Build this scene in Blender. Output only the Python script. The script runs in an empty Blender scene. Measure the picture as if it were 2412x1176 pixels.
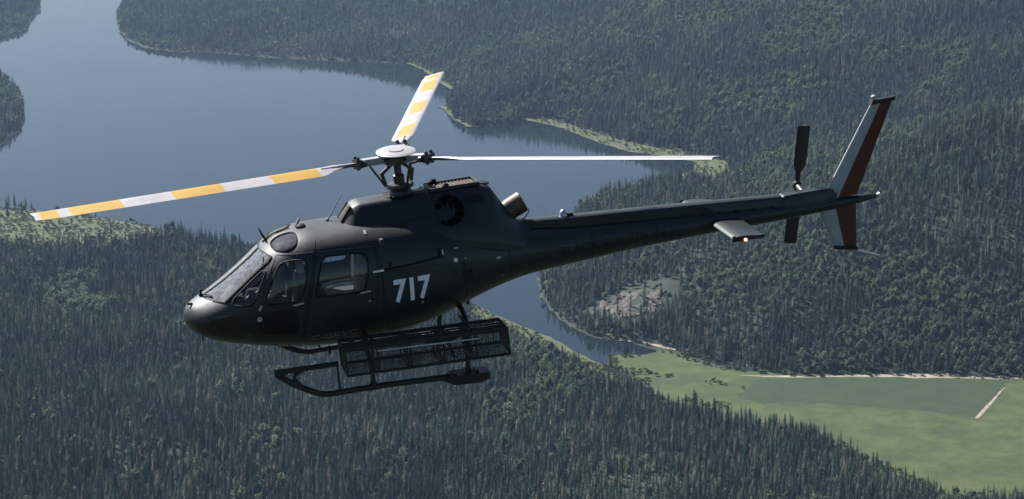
import bpy, bmesh, math, random
import numpy as np
from mathutils import Vector, Matrix
from mathutils.bvhtree import BVHTree
random.seed(7); rng = np.random.default_rng(7)
scene = bpy.context.scene
col = scene.collection
R_ = math.radians
# ------------------------------------------------------------------ camera
CAM_H, CAM_PITCH, FOCAL_PX = 500.0, R_(12.5), 4860.756 / 2412.0
cd = bpy.data.cameras.new('camera'); cam = bpy.data.objects.new('camera', cd); col.objects.link(cam)
cd.sensor_fit = 'HORIZONTAL'; cd.sensor_width = 36.0; cd.lens = 36.0 * FOCAL_PX
cd.clip_start = 1.0; cd.clip_end = 60000.0
cam.location = (0, 0, CAM_H); cam.rotation_euler = (R_(90) - CAM_PITCH, 0, 0)
scene.camera = cam
# ------------------------------------------------------------------ sky and sun
SUN_AZ, SUN_EL = R_(-43.0), R_(42.0)          # azimuth from +Y (view direction), negative = to the left
sun_dir = Vector((math.sin(SUN_AZ) * math.cos(SUN_EL), math.cos(SUN_AZ) * math.cos(SUN_EL), math.sin(SUN_EL)))
world = bpy.data.worlds.new('World'); scene.world = world; world.use_nodes = True
wn = world.node_tree; bg = wn.nodes['Background']
sky = wn.nodes.new('ShaderNodeTexSky'); sky.sky_type = 'NISHITA'; sky.sun_disc = False
sky.sun_elevation = SUN_EL; sky.sun_rotation = SUN_AZ; sky.altitude = 300.0
sky.air_density = 1.0; sky.dust_density = 1.2; sky.ozone_density = 1.8
wn.links.new(sky.outputs[0], bg.inputs[0]); bg.inputs[1].default_value = 0.050
sl = bpy.data.lights.new('sun', 'SUN'); sl.energy = 5.0; sl.angle = R_(0.6); sl.color = (1.0, 0.965, 0.92)
sun = bpy.data.objects.new('sun', sl); col.objects.link(sun)
sun.rotation_euler = (-sun_dir).to_track_quat('-Z', 'Y').to_euler()
sun.location = (0, 0, 900)
# ------------------------------------------------------------------ exposure
vs = scene.view_settings
vs.view_transform = 'Standard'; vs.look = 'None'; vs.exposure = 0.98; vs.gamma = 1.0; vs.use_curve_mapping = False
cy = scene.cycles
cy.use_denoising = True
try: cy.denoiser = 'OPENIMAGEDENOISE'
except Exception: pass
cy.max_bounces = 8; cy.diffuse_bounces = 3; cy.glossy_bounces = 3; cy.transmission_bounces = 4
cy.transparent_max_bounces = 24; cy.volume_bounces = 0
cy.sample_clamp_indirect = 4.0; cy.caustics_reflective = False; cy.caustics_refractive = False

# ------------------------------------------------------------------ helpers
def tag(o, label=None, cat=None, group=None, kind=None):
    if label: o['label'] = label
    if cat: o['category'] = cat
    if group: o['group'] = group
    if kind: o['kind'] = kind
    return o
def empty(name, parent=None):
    o = bpy.data.objects.new(name, None); o.empty_display_size = 0.2; col.objects.link(o); o.parent = parent; return o
def link_mesh(name, me, mats, parent=None, smooth=40):
    for m in (mats if isinstance(mats, (list, tuple)) else [mats]): me.materials.append(m)
    if smooth:
        me.polygons.foreach_set('use_smooth', [True] * len(me.polygons))
        me.set_sharp_from_angle(angle=R_(smooth))
    o = bpy.data.objects.new(name, me); col.objects.link(o); o.parent = parent
    return o
class MB:
    """collects shapes for one mesh"""
    def __init__(s): s.v = []; s.f = []; s.m = []
    def add(s, V, F, mi=0):
        b = len(s.v); s.v += [tuple(map(float, p)) for p in V]
        s.f += [tuple(b + i for i in f) for f in F]; s.m += [mi] * len(F); return s
    def box(s, c, d, rot=None, mi=0):
        cx, cy_, cz = c; hx, hy, hz = (k / 2 for k in d)
        P = [Vector((x, y, z)) for x in (-hx, hx) for y in (-hy, hy) for z in (-hz, hz)]
        if rot is not None: P = [rot @ p for p in P]
        P = [p + Vector(c) for p in P]
        return s.add(P, [(0, 1, 3, 2), (4, 6, 7, 5), (0, 4, 5, 1), (2, 3, 7, 6), (0, 2, 6, 4), (1, 5, 7, 3)], mi)
    def tube(s, path, r, n=8, caps=True, mi=0, flat=1.0):
        P = [Vector(p) for p in path]; k = len(P); rr = r if isinstance(r, (list, tuple)) else [r] * k
        V = []; F = []; up = None
        for i, p in enumerate(P):
            t = (P[min(i + 1, k - 1)] - P[max(i - 1, 0)]).normalized()
            if up is None:
                up = t.orthogonal().normalized()
                if abs(t.z) < 0.9: up = (Vector((0, 0, 1)) - t * t.z).normalized()
            else: up = (up - t * up.dot(t)).normalized()
            sd = t.cross(up)
            for j in range(n):
                a = 2 * math.pi * j / n
                V.append(p + (up * math.cos(a) * flat + sd * math.sin(a)) * rr[i])
        for i in range(k - 1):
            for j in range(n):
                F.append((i * n + j, i * n + (j + 1) % n, (i + 1) * n + (j + 1) % n, (i + 1) * n + j))
        if caps: F.append(tuple(range(n))[::-1]); F.append(tuple((k - 1) * n + j for j in range(n)))
        return s.add(V, F, mi)
    def lathe(s, prof, c, ax=(0, 0, 1), n=20, mi=0):
        """prof: (radius, height) pairs along the axis ax from c"""
        ax = Vector(ax).normalized(); a = ax.orthogonal().normalized(); b = ax.cross(a); V = []; F = []
        for r, h in prof:
            for j in range(n):
                t = 2 * math.pi * j / n; V.append(Vector(c) + ax * h + (a * math.cos(t) + b * math.sin(t)) * r)
        for i in range(len(prof) - 1):
            for j in range(n): F.append((i * n + j, i * n + (j + 1) % n, (i + 1) * n + (j + 1) % n, (i + 1) * n + j))
        F.append(tuple(range(n))[::-1]); F.append(tuple((len(prof) - 1) * n + j for j in range(n)))
        return s.add(V, F, mi)
    def loft(s, secs, caps=True, closed=True, mi=0):
        n = len(secs[0]); V = [p for q in secs for p in q]; F = []
        for i in range(len(secs) - 1):
            for j in range(n if closed else n - 1):
                F.append((i * n + j, i * n + (j + 1) % n, (i + 1) * n + (j + 1) % n, (i + 1) * n + j))
        if caps and closed: F.append(tuple(range(n))[::-1]); F.append(tuple((len(secs) - 1) * n + j for j in range(n)))
        return s.add(V, F, mi)
    def obj(s, name, mats, parent=None, smooth=40):
        me = bpy.data.meshes.new(name); me.from_pydata(s.v, [], s.f); me.update()
        if any(s.m): me.polygons.foreach_set('material_index', s.m)
        bm = bmesh.new(); bm.from_mesh(me); bmesh.ops.recalc_face_normals(bm, faces=bm.faces); bm.to_mesh(me); bm.free()
        return link_mesh(name, me, mats, parent, smooth)
def pchip(xs, ys, x):
    xs = np.asarray(xs, float); ys = np.asarray(ys, float); x = np.asarray(x, float)
    h = np.diff(xs); d = np.diff(ys) / h; m = np.zeros_like(ys)
    for i in range(1, len(xs) - 1):
        if d[i-1] * d[i] > 0:
            w1 = 2 * h[i] + h[i-1]; w2 = h[i] + 2 * h[i-1]; m[i] = (w1 + w2) / (w1 / d[i-1] + w2 / d[i])
    m[0] = d[0]; m[-1] = d[-1]
    k = np.clip(np.searchsorted(xs, x) - 1, 0, len(h) - 1); t = (x - xs[k]) / h[k]
    return ((1+2*t)*(1-t)**2*ys[k] + t*(1-t)**2*h[k]*m[k] + t*t*(3-2*t)*ys[k+1] + t*t*(t-1)*h[k]*m[k+1])

# ------------------------------------------------------------------ materials
def new_mat(name):
    m = bpy.data.materials.new(name); m.use_nodes = True; nt = m.node_tree
    return m, nt, nt.nodes['Principled BSDF']
def nd(nt, typ, **kw):
    n = nt.nodes.new(typ)
    for k, v in kw.items():
        if k in n.inputs: n.inputs[k].default_value = v
        else: setattr(n, k, v)
    return n
def ramp(nt, stops):
    r = nt.nodes.new('ShaderNodeValToRGB'); e = r.color_ramp.elements
    while len(e) < len(stops): e.new(0.5)
    for k, (p, c) in zip(e, stops): k.position = p; k.color = (*c, 1) if len(c) == 3 else c
    return r
def noise_mat(name, c1, c2, scale, rough=0.9, detail=6.0, bump=0.0, bscale=None, metal=0.0, spec=0.5, coords='Object', contrast=(0.35, 0.65), c3=None, frac=0.62):
    m, nt, b = new_mat(name); tc = nd(nt, 'ShaderNodeTexCoord')
    n1 = nd(nt, 'ShaderNodeTexNoise', Scale=scale, Detail=detail, Roughness=frac)
    nt.links.new(tc.outputs[coords], n1.inputs['Vector'])
    stops = [(contrast[0], c1), (contrast[1], c2)] + ([(min(1, contrast[1] + 0.12), c3)] if c3 else [])
    r = ramp(nt, stops); nt.links.new(n1.outputs['Fac'], r.inputs[0]); nt.links.new(r.outputs[0], b.inputs['Base Color'])
    b.inputs['Roughness'].default_value = rough; b.inputs['Metallic'].default_value = metal
    b.inputs['Specular IOR Level'].default_value = spec
    if bump:
        n2 = nd(nt, 'ShaderNodeTexNoise', Scale=bscale or scale * 4, Detail=4.0); nt.links.new(tc.outputs[coords], n2.inputs['Vector'])
        bp = nd(nt, 'ShaderNodeBump', Strength=bump); nt.links.new(n2.outputs['Fac'], bp.inputs['Height']); nt.links.new(bp.outputs[0], b.inputs['Normal'])
    return m
# ================================================================== THE LAND
FAR = [(-246,5824),(-618,5966),(-916,5689),(-977,5319),(-963,5097),(-903,4704),(-847,4446),(-794,4251),(-736,4121),(-676,4065),(-572,4038),(-480,3971),(-378,3933),(-279,3901),(-197,3876),(-161,3784),(-99,3508),(-111,3314),(-87,3181),(-66,3118),(-10,3127),(23,3194),(80,3110),(121,2993),(166,2901),(212,2869),(255,2815),(244,2749),(198,2668),(149,2597),(109,2557),(80,2466),(56,2318),(34,2208),(26,2117),(28,2033),(39,1971),(56,1910),(77,1874),(108,1859),(139,1821),(113,1810),(90,1814),(86,1793),(81,1767)]
NEAR = [(70,1793),(48,1824),(26,1879),(-2,1926),(-36,1994),(-89,2051),(-145,2107),(-214,2177),(-287,2251),(-341,2291),(-380,2328),(-435,2390),(-492,2427),(-575,2476),(-631,2492),(-739,2505),(-883,2466),(-1300,2300),(-2200,2200),(-2900,2900)]
def wiggle(poly, step, amp, closed=True):
    """resample a shoreline and make it uneven"""
    out = []; k = len(poly)
    for i in range(k if closed else k - 1):
        a = np.array(poly[i], float); b = np.array(poly[(i + 1) % k], float); L = np.linalg.norm(b - a); n = max(1, int(L / step))
        nrm = np.array([-(b - a)[1], (b - a)[0]]) / max(L, 1e-6)
        for j in range(n): out.append(a + (b - a) * j / n + (nrm * rng.normal(0, amp) if j else 0))
    return np.array(out)
LAKE = wiggle(FAR + NEAR + [(-3000,4600),(-2600,6200),(-1500,6900),(-400,6700)], 26, 2.6)
PENINSULA = wiggle([(-2300,4000),(-1154,4288),(-1105,4304),(-1077,4334),(-1063,4350),(-1063,4429),(-1039,4381),(-1083,4659),(-1109,4844),(-1162,5097),(-1255,5437),(-1438,5824),(-1594,5966),(-2300,5900)], 30, 3)
ISLAND = wiggle([(-1250,3500),(-976,3726),(-920,3686),(-877,3587),(-838,3482),(-797,3337),(-763,3181),(-742,3058),(-740,2944),(-772,2926),(-1100,2950)], 30, 3)
MEADOW = wiggle([(86,1793),(90,1810),(113,1807),(138,1824),(166,1793),(193,1762),(240,1745),(258,1740),(337,1745),(446,1732),(560,1724),(700,1650),(560,1440),(430,1432),(377,1420),(319,1416),(290,1466),(263,1522),(237,1575),(188,1600),(139,1634),(107,1700)], 14, 1.6)
FIELD = wiggle([(216,1729),(257,1733),(335,1735),(431,1725),(380,1618),(332,1638),(267,1654),(229,1660),(211,1654),(190,1673)], 6, 1.5)
MARSH = wiggle([(15,3200),(62,3192),(111,3090),(152,3005),(203,2932),(258,2868),(296,2815),(292,2700),(262,2650),(205,2652),(199,2664),(246,2748),(256,2812),(211,2864),(166,2896),(121,2988),(80,3105)], 12, 1.5)
REEDS = wiggle([(-2,1933),(30,1882),(52,1836),(84,1767),(100,1702),(85,1712),(70,1745),(48,1790),(25,1834),(-2,1880),(-45,1940),(-36,1994)], 10, 1.2)
SHRUBS = wiggle([(-883,2466),(-739,2500),(-631,2488),(-575,2472),(-492,2423),(-435,2386),(-392,2340),(-400,2300),(-450,2262),(-520,2250),(-580,2262),(-640,2240),(-740,2260),(-883,2300)], 14, 2.0)
def sdist(poly, X, Y):
    """signed distance, positive inside"""
    d = np.full(X.shape, 1e18); ins = np.zeros(X.shape, bool); n = len(poly)
    for i in range(n):
        ax, ay = poly[i]; bx, by = poly[(i + 1) % n]; ex, ey = bx - ax, by - ay
        t = np.clip(((X - ax) * ex + (Y - ay) * ey) / max(ex * ex + ey * ey, 1e-9), 0, 1)
        d = np.minimum(d, (X - ax - t * ex) ** 2 + (Y - ay - t * ey) ** 2)
        if ay != by:
            c = ((ay > Y) != (by > Y)) & (X < ex * (Y - ay) / ey + ax); ins ^= c
    d = np.sqrt(d); return np.where(ins, d, -d)
def vnoise(X, Y, s, seed):
    """smooth value noise"""
    r = np.random.default_rng(seed); T = r.random((64, 64)); x = X / s; y = Y / s
    i = np.floor(x).astype(int); j = np.floor(y).astype(int); u = x - i; v = y - j; u = u*u*(3-2*u); v = v*v*(3-2*v)
    g = lambda a, b: T[a % 64, b % 64]
    return (g(i,j)*(1-u)+g(i+1,j)*u)*(1-v)+(g(i,j+1)*(1-u)+g(i+1,j+1)*u)*v - 0.5
def sstep(a, b, x): t = np.clip((x - a) / (b - a), 0, 1); return t*t*(3-2*t)
def land_height(X, Y):
    wet = np.minimum(sdist(LAKE, X, Y), np.minimum(-sdist(PENINSULA, X, Y), -sdist(ISLAND, X, Y)))   # >0 over water
    flat = np.maximum(wet, np.maximum(sdist(MEADOW, X, Y), np.maximum(sdist(REEDS, X, Y), sdist(MARSH, X, Y))))
    d = np.maximum(-flat, 0.0)
    yc = np.interp(X, [-3000,-700,-300,0,100,300,420,700,2500], [3300,3100,2700,2250,1760,1690,1600,1560,1500])
    farside = sstep(-40, 40, Y - yc)
    slope_far = np.interp(X + 0.10 * (Y - 3000), [-1600,-700,-350,-100,150,400,900], [0.10,0.10,0.13,0.20,0.27,0.31,0.31])
    slope_near = 0.055 + 0.0 * X
    s = slope_far * farside + slope_near * (1 - farside)
    cap = 620 * farside + 150 * (1 - farside)
    d = np.maximum(d - 130 * np.exp(-((X - 170) / 150) ** 2 - ((Y - 2540) / 190) ** 2), np.minimum(d, 3.0))
    d0 = d; d = np.where(farside > 0.5, d, np.maximum(d - 260 * (1 - sstep(-100, 150, X)), 0))
    base = cap * (1 - np.exp(-s * d / cap))
    nz = vnoise(X, Y, 420, 1) * 46 + vnoise(X, Y, 170, 2) * 20 + vnoise(X, Y, 60, 3) * 6
    near_bump = 34 * np.exp(-((Y - 1500) / 190) ** 2) * np.exp(-((X + 240) / 330) ** 2)
    h = 0.35 + np.minimum(d0, 12) * 0.09 + base + sstep(20, 260, d) * (nz + 12 * farside) + near_bump * sstep(10, 200, d)
    h = np.where(flat > 0, 0.9, h)
    h = np.where(wet > 0, -np.minimum(wet * 0.25, 6.0) - 0.3, np.maximum(h, 0.30))
    return h, wet, flat
def axis(core0, core1, step, far, g=1.22):
    a = list(np.arange(core0, core1 + .1, step)); s = step
    while a[-1] < far: s *= g; a.append(a[-1] + s)
    s = step; b = [a[0]]
    while b[-1] > -far: s *= g; b.append(b[-1] - s)
    return np.array(b[::-1][:-1] + a)
gx = axis(-1150, 1150, 9.0, 24000); gy = axis(1180, 4300, 9.0, 24000)
GX, GY = np.meshgrid(gx, gy); GZ, GW, GF = land_height(GX, GY)
nx, ny = len(gx), len(gy)
me = bpy.data.meshes.new('ground')
idx = np.arange(nx * ny).reshape(ny, nx)
quads = np.stack([idx[:-1,:-1], idx[:-1,1:], idx[1:,1:], idx[1:,:-1]], -1).reshape(-1, 4)
me.from_pydata(np.stack([GX, GY, GZ], -1).reshape(-1, 3), [], quads.tolist()); me.update()
M_floor = noise_mat('forest_floor', (0.013,0.025,0.014), (0.032,0.045,0.023), 0.035, 0.95, detail=12, bump=0.0, coords='Object', contrast=(0.38, 0.66))
ground = link_mesh('ground', me, M_floor, None, 0); me.polygons.foreach_set('use_smooth', [True] * len(me.polygons)); ground['kind'] = 'structure'
def zat(x, y):
    """height of the ground sheet at a point (bilinear on the grid)"""
    x = np.asarray(x, float); y = np.asarray(y, float)
    i = np.clip(np.searchsorted(gx, x) - 1, 0, nx - 2); j = np.clip(np.searchsorted(gy, y) - 1, 0, ny - 2)
    u = (x - gx[i]) / (gx[i+1] - gx[i]); v = (y - gy[j]) / (gy[j+1] - gy[j])
    return (GZ[j,i]*(1-u)+GZ[j,i+1]*u)*(1-v)+(GZ[j+1,i]*(1-u)+GZ[j+1,i+1]*u)*v
# ---- water
M_water, nt, b = new_mat('lake_water')
b.inputs['Base Color'].default_value = (0.010, 0.016, 0.021, 1); b.inputs['Roughness'].default_value = 0.02; b.inputs['IOR'].default_value = 1.20
tc = nd(nt, 'ShaderNodeTexCoord'); mp = nd(nt, 'ShaderNodeMapping'); mp.inputs['Scale'].default_value = (1, 1, 1)
nt.links.new(tc.outputs['Object'], mp.inputs['Vector'])
n1 = nd(nt, 'ShaderNodeTexNoise', Scale=0.16, Detail=3.0); n2 = nd(nt, 'ShaderNodeTexNoise', Scale=0.004, Detail=3.0)
nt.links.new(mp.outputs[0], n1.inputs['Vector']); nt.links.new(mp.outputs[0], n2.inputs['Vector'])
rr = nd(nt, 'ShaderNodeMapRange'); rr.inputs[1].default_value = 0.35; rr.inputs[2].default_value = 0.7; rr.inputs[3].default_value = 0.010; rr.inputs[4].default_value = 0.05
nt.links.new(n2.outputs['Fac'], rr.inputs[0])
bp = nd(nt, 'ShaderNodeBump', Distance=1.0); nt.links.new(rr.outputs[0], bp.inputs['Strength']); nt.links.new(n1.outputs['Fac'], bp.inputs['Height'])
nt.links.new(bp.outputs[0], b.inputs['Normal'])
mp2 = nd(nt, 'ShaderNodeMapping'); mp2.inputs['Rotation'].default_value = (0, 0, R_(25)); mp2.inputs['Scale'].default_value = (0.0012, 0.006, 1); nt.links.new(tc.outputs['Object'], mp2.inputs[0])
n3 = nd(nt, 'ShaderNodeTexNoise', Scale=1.0, Detail=5.0); nt.links.new(mp2.outputs[0], n3.inputs['Vector']); r3 = nd(nt, 'ShaderNodeMapRange'); r3.inputs[1].default_value = 0.45; r3.inputs[2].default_value = 0.72; r3.inputs[3].default_value = 0.02; r3.inputs[4].default_value = 0.13
nt.links.new(n3.outputs['Fac'], r3.inputs[0]); nt.links.new(r3.outputs[0], b.inputs['Roughness'])
xs_ = [-3200, -1600, -900, -300, 200, 700]; ys_ = [1600, 2200, 3000, 4000, 5200, 7200]
me = bpy.data.meshes.new('lake')
me.from_pydata([(x, y, 0.0) for y in ys_ for x in xs_], [], [(j*6+i, j*6+i+1, j*6+i+7, j*6+i+6) for j in range(5) for i in range(5)]); me.update()
lake = link_mesh('lake', me, M_water, None, 0); lake['kind'] = 'structure'
# ---- open ground: each sheet is a filled outline laid a little above the ground
def sheet(name, poly, lift, mat, res=7.0):
    P = np.array(poly); x0, y0 = P.min(0); x1, y1 = P.max(0)
    bm = bmesh.new(); vs_ = [bm.verts.new((x, y, 0)) for x, y in poly]; f = bm.faces.new(vs_)
    bmesh.ops.triangulate(bm, faces=[f], ngon_method='EAR_CLIP')
    for k in np.arange(x0 + res, x1, res): bmesh.ops.bisect_plane(bm, geom=bm.verts[:] + bm.edges[:] + bm.faces[:], plane_co=(k, 0, 0), plane_no=(1, 0, 0))
    for k in np.arange(y0 + res, y1, res): bmesh.ops.bisect_plane(bm, geom=bm.verts[:] + bm.edges[:] + bm.faces[:], plane_co=(0, k, 0), plane_no=(0, 1, 0))
    A = np.array([(v.co.x, v.co.y) for v in bm.verts]); Z = np.maximum(zat(A[:,0], A[:,1]), 0.25) + lift
    for v, z in zip(bm.verts, Z): v.co.z = z
    bmesh.ops.recalc_face_normals(bm, faces=bm.faces)
    me = bpy.data.meshes.new(name); bm.to_mesh(me); bm.free()
    if me.polygons and me.polygons[0].normal.z < 0: me.flip_normals()
    o = link_mesh(name, me, mat, None, 60); o['kind'] = 'structure'; return o
M_meadow = noise_mat('meadow_grass', (0.030,0.048,0.012), (0.063,0.085,0.021), 0.030, 0.95, frac=0.74, detail=14, bump=0.8, bscale=0.35, contrast=(0.38,0.58), c3=(0.102,0.096,0.042))
M_field = noise_mat('dark_crop', (0.018,0.035,0.012), (0.031,0.052,0.017), 0.05, 0.95, frac=0.72, detail=10, bump=0.3, bscale=0.8)
M_marsh = noise_mat('marsh_grass', (0.048,0.068,0.024), (0.085,0.100,0.038), 0.05, 0.95, detail=9)
M_sand = noise_mat('pale_sand', (0.20,0.17,0.13), (0.36,0.31,0.25), 0.12, 0.95, detail=8)
sheet('meadow', MEADOW, 0.25, M_meadow, 9.0)
sheet('crop_field', FIELD, 0.32, M_field, 12.0)
sheet('marsh', MARSH, 0.15, M_marsh, 12.0)
sheet('reed_bank', REEDS, 0.2, M_marsh, 9.0)
sheet('scrub_clearing', SHRUBS, 0.2, M_marsh, 14.0)
def ribbon(pts, w):
    P = [np.array(p, float) for p in pts]; L = []; Rr = []
    for i, p in enumerate(P):
        t = P[min(i+1, len(P)-1)] - P[max(i-1, 0)]; t /= np.linalg.norm(t); n = np.array([-t[1], t[0]]); k = w[i] if isinstance(w, (list, tuple)) else w
        L.append(p + n * k * (0.75 + 0.5 * random.random())); Rr.append(p - n * k * (0.75 + 0.5 * random.random()))
    return L + Rr[::-1]
sheet('sand_bank', ribbon([(200,1741),(222,1737),(243,1737),(258,1735),(275,1737.5),(300,1739),(325,1740),(337,1740),(350,1738),(375,1737.5),(400,1735),(425,1731),(446,1729),(500,1724)], [1.0,2.2,3.6,1.4,2.6,3.6,4.2,5.0,5.6,5.6,5.0,4.0,2.6,1.6]), 0.40, M_sand, 10.0)
sheet('sand_track', ribbon([(379,1614),(390,1636),(403,1662),(416,1690),(423,1703)], [1.6,1.7,1.4,0.9,0.4]), 0.42, M_sand, 10.0)
sheet('sand_bank', ribbon([(100,1862),(115,1855),(128,1842),(140,1829),(150,1820)], [1.0,1.6,1.4,2.0,1.0]), 0.5, M_sand, 10.0)
sheet('grass_bank', ribbon([(84,1876),(96,1873),(108,1868),(118,1867)], [0.8,2.4,2.8,0.9]), 0.6, M_marsh, 10.0)
sheet('grass_bank', ribbon([(-200,3882),(-182,3850),(-163,3796),(-140,3690),(-118,3590),(-99,3512)], [2,5,4,4,5,2]), 0.6, M_marsh, 20.0)
sheet('grass_bank', ribbon([(-120,3330),(-108,3312),(-96,3240),(-80,3170),(-66,3122),(-50,3118)], [2,4,3,3,3,1]), 0.6, M_marsh, 20.0)
# ================================================================== THE FOREST
def leaf_mat(name, cols, patch, rough=0.75, sub=0.0):
    m, nt, b = new_mat(name); oi = nd(nt, 'ShaderNodeObjectInfo')
    r = ramp(nt, cols); r.color_ramp.interpolation = 'LINEAR'; nt.links.new(oi.outputs['Random'], r.inputs[0])
    n = nd(nt, 'ShaderNodeTexNoise', Scale=0.006, Detail=3.0); nt.links.new(oi.outputs['Location'], n.inputs['Vector'])
    pr = ramp(nt, patch); nt.links.new(n.outputs['Fac'], pr.inputs[0])
    mx = nd(nt, 'ShaderNodeMix', data_type='RGBA', blend_type='MULTIPLY'); mx.inputs[0].default_value = 1.0
    nt.links.new(r.outputs[0], mx.inputs[6]); nt.links.new(pr.outputs[0], mx.inputs[7])
    nt.links.new(mx.outputs[2], b.inputs['Base Color']); b.inputs['Roughness'].default_value = rough; b.inputs['Specular IOR Level'].default_value = 0.3
    if sub:
        tr = nd(nt, 'ShaderNodeBsdfTranslucent'); nt.links.new(mx.outputs[2], tr.inputs[0]); ms = nd(nt, 'ShaderNodeMixShader'); ms.inputs[0].default_value = sub
        nt.links.new(b.outputs[0], ms.inputs[1]); nt.links.new(tr.outputs[0], ms.inputs[2]); nt.links.new(ms.outputs[0], nt.nodes['Material Output'].inputs[0])
    return m
M_spruce = leaf_mat('spruce_needles', [(0.0,(0.026,0.058,0.050)),(0.4,(0.060,0.116,0.092)),(0.72,(0.116,0.170,0.128)),(1.0,(0.265,0.255,0.210))], [(0.36,(0.66,0.70,0.82)),(0.64,(1.36,1.30,1.12))], sub=0.52)
M_birch = leaf_mat('broadleaf_foliage', [(0.0,(0.078,0.128,0.076)),(0.6,(0.112,0.160,0.094)),(1.0,(0.150,0.190,0.118))], [(0.3,(0.85,0.9,0.9)),(0.7,(1.2,1.15,1.0))], sub=0.5)
M_shrub = leaf_mat('shrub_foliage', [(0.0,(0.070,0.100,0.034)),(0.6,(0.110,0.140,0.050)),(1.0,(0.150,0.165,0.075))], [(0.3,(0.9,0.9,0.9)),(0.7,(1.2,1.15,1.0))], sub=0.2)
M_bark = noise_mat('dark_bark', (0.05,0.04,0.032), (0.10,0.085,0.07), 6.0, 0.95)
M_pale = noise_mat('pale_bark', (0.30,0.29,0.27), (0.50,0.48,0.45), 5.0, 0.9)
def spruce_crown(seed, H=16.0, rad=1.75, tiers=11, base=0.10, ex=0.8):
    r = random.Random(seed); V = []; F = []
    for k in range(tiers):
        t = k / (tiers - 1); z = H * (base + (0.955 - base) * t) ; n = max(5, 10 - int(5 * t))
        R0 = rad * ((1 - t) ** ex * 0.93 + 0.05) * r.uniform(0.82, 1.15); drop = (H / tiers) * 0.75 + 0.25 * (1 - t)
        ox, oy = r.uniform(-.1, .1), r.uniform(-.1, .1); a0 = r.uniform(0, 6.28); b = len(V)
        V.append((ox * .3, oy * .3, z + H / tiers * 0.50))
        for j in range(2 * n):
            a = a0 + math.pi * j / n + r.uniform(-.12, .12); q = R0 * (r.uniform(0.85, 1.3) if j % 2 == 0 else r.uniform(0.34, 0.55))
            V.append((ox + q * math.cos(a), oy + q * math.sin(a), z - drop * (0.55 if j % 2 == 0 else 0.1) * r.uniform(.6, 1.2)))
        for j in range(2 * n): F.append((b, b + 1 + j, b + 1 + (j + 1) % (2 * n)))
    b = len(V); V += [(0.12, 0, H * .93), (-.06, .1, H * .93), (-.06, -.1, H * .93), (0, 0, H * 1.02)]; F += [(b, b+1, b+3), (b+1, b+2, b+3), (b+2, b, b+3)]
    return V, F
def trunk(H, r0, n=6): 
    V = []; F = []
    for i, (h, q) in enumerate(((-1.5, 1.25), (H * .25, .9), (H * .6, .55), (H * .93, .12))):
        for j in range(n): a = 2 * math.pi * j / n; V.append((q * r0 * math.cos(a), q * r0 * math.sin(a), h))
    for i in range(3):
        for j in range(n): F.append((i*n+j, i*n+(j+1) % n, (i+1)*n+(j+1) % n, (i+1)*n+j))
    return V, F
def leaf_crown(seed, H=12.0, rad=2.9, n=190, low=0.28, size=0.85):
    """clumps of leaf faces spread through lobes of an uneven crown"""
    r = random.Random(seed); V = []; F = []
    lobes = [(0, 0, H * .72, rad * .8, H * .27)] + [(rad * .55 * math.cos(a), rad * .55 * math.sin(a), H * r.uniform(.45, .72), rad * r.uniform(.42, .62), H * r.uniform(.14, .22)) for a in [r.uniform(0, 6.28) + 1.25 * i for i in range(5)]]
    for i in range(n):
        lx, ly, lz, lr, lh = lobes[r.randrange(len(lobes))]
        a = r.uniform(0, 6.28); c = r.uniform(-.75, 1); s_ = math.sqrt(1 - c * c); q = r.uniform(.72, 1.06)
        d = Vector((s_ * math.cos(a), s_ * math.sin(a), c)); p = Vector((lx + d.x * lr * q, ly + d.y * lr * q, lz + d.z * lh * q))
        nrm = (d + Vector((r.uniform(-.7, .7), r.uniform(-.7, .7), r.uniform(-.3, .9)))).normalized(); u = nrm.orthogonal().normalized(); w = nrm.cross(u); t = r.uniform(0, 6.28)
        u, w = u * math.cos(t) + w * math.sin(t), w * math.cos(t) - u * math.sin(t); k = size * r.uniform(.6, 1.3); b = len(V)
        V += [p + u * k, p + w * k * .8 + nrm * .15, p - u * k * .9, p - w * k * .75 + nrm * .1]; F += [(b, b+1, b+2, b+3)]
    return V, F
def raw_mesh(name, VF, mats, split=None, smooth=False):
    V, F = VF; me = bpy.data.meshes.new(name); me.from_pydata([tuple(v) for v in V], [], F); me.update()
    for m in mats: me.materials.append(m)
    if split is not None: me.polygons.foreach_set('material_index', [0 if i < split else 1 for i in range(len(F))])
    return me
def both(A, B): return A[0] + B[0], A[1] + [tuple(i + len(A[0]) for i in f) for f in B[1]]
SPR = []; BIR = []; PROT_S = []; PROT_B = []; PROT_H = []
for k, (H, rad, ti, ba, ex) in enumerate(((15.0, 3.0, 11, .08, .80), (16.5, 2.55, 12, .12, .62), (12.5, 3.2, 10, .05, .95), (17, 2.8, 12, .24, .52), (10.5, 2.7, 8, .04, .75), (14.5, 2.2, 11, .10, .70))):
    c, t = spruce_crown(k + 11, H, rad, ti, ba, ex), trunk(H, .17)
    SPR.append((raw_mesh('crown', c, [M_spruce]), raw_mesh('trunk', t, [M_bark])))
    PROT_S.append(bpy.data.objects.new('spruce_seedling', raw_mesh('spruce', both(c, t), [M_spruce, M_bark], len(c[1]))))
for k, (H, rad, n) in enumerate(((12, 2.7, 190), (14, 2.4, 190), (10, 2.9, 180))):
    c, t = leaf_crown(k + 31, H, rad, n), trunk(H * .75, .15)
    BIR.append((raw_mesh('crown', c, [M_birch]), raw_mesh('trunk', t, [M_pale])))
    PROT_B.append(bpy.data.objects.new('birch_seedling', raw_mesh('birch', both(c, t), [M_birch, M_pale], len(c[1]))))
for k in range(3):
    PROT_H.append(bpy.data.objects.new('shrub_seedling', raw_mesh('shrub', leaf_crown(k + 51, 2.6, 1.7, 60, size=.55), [M_shrub])))
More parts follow.
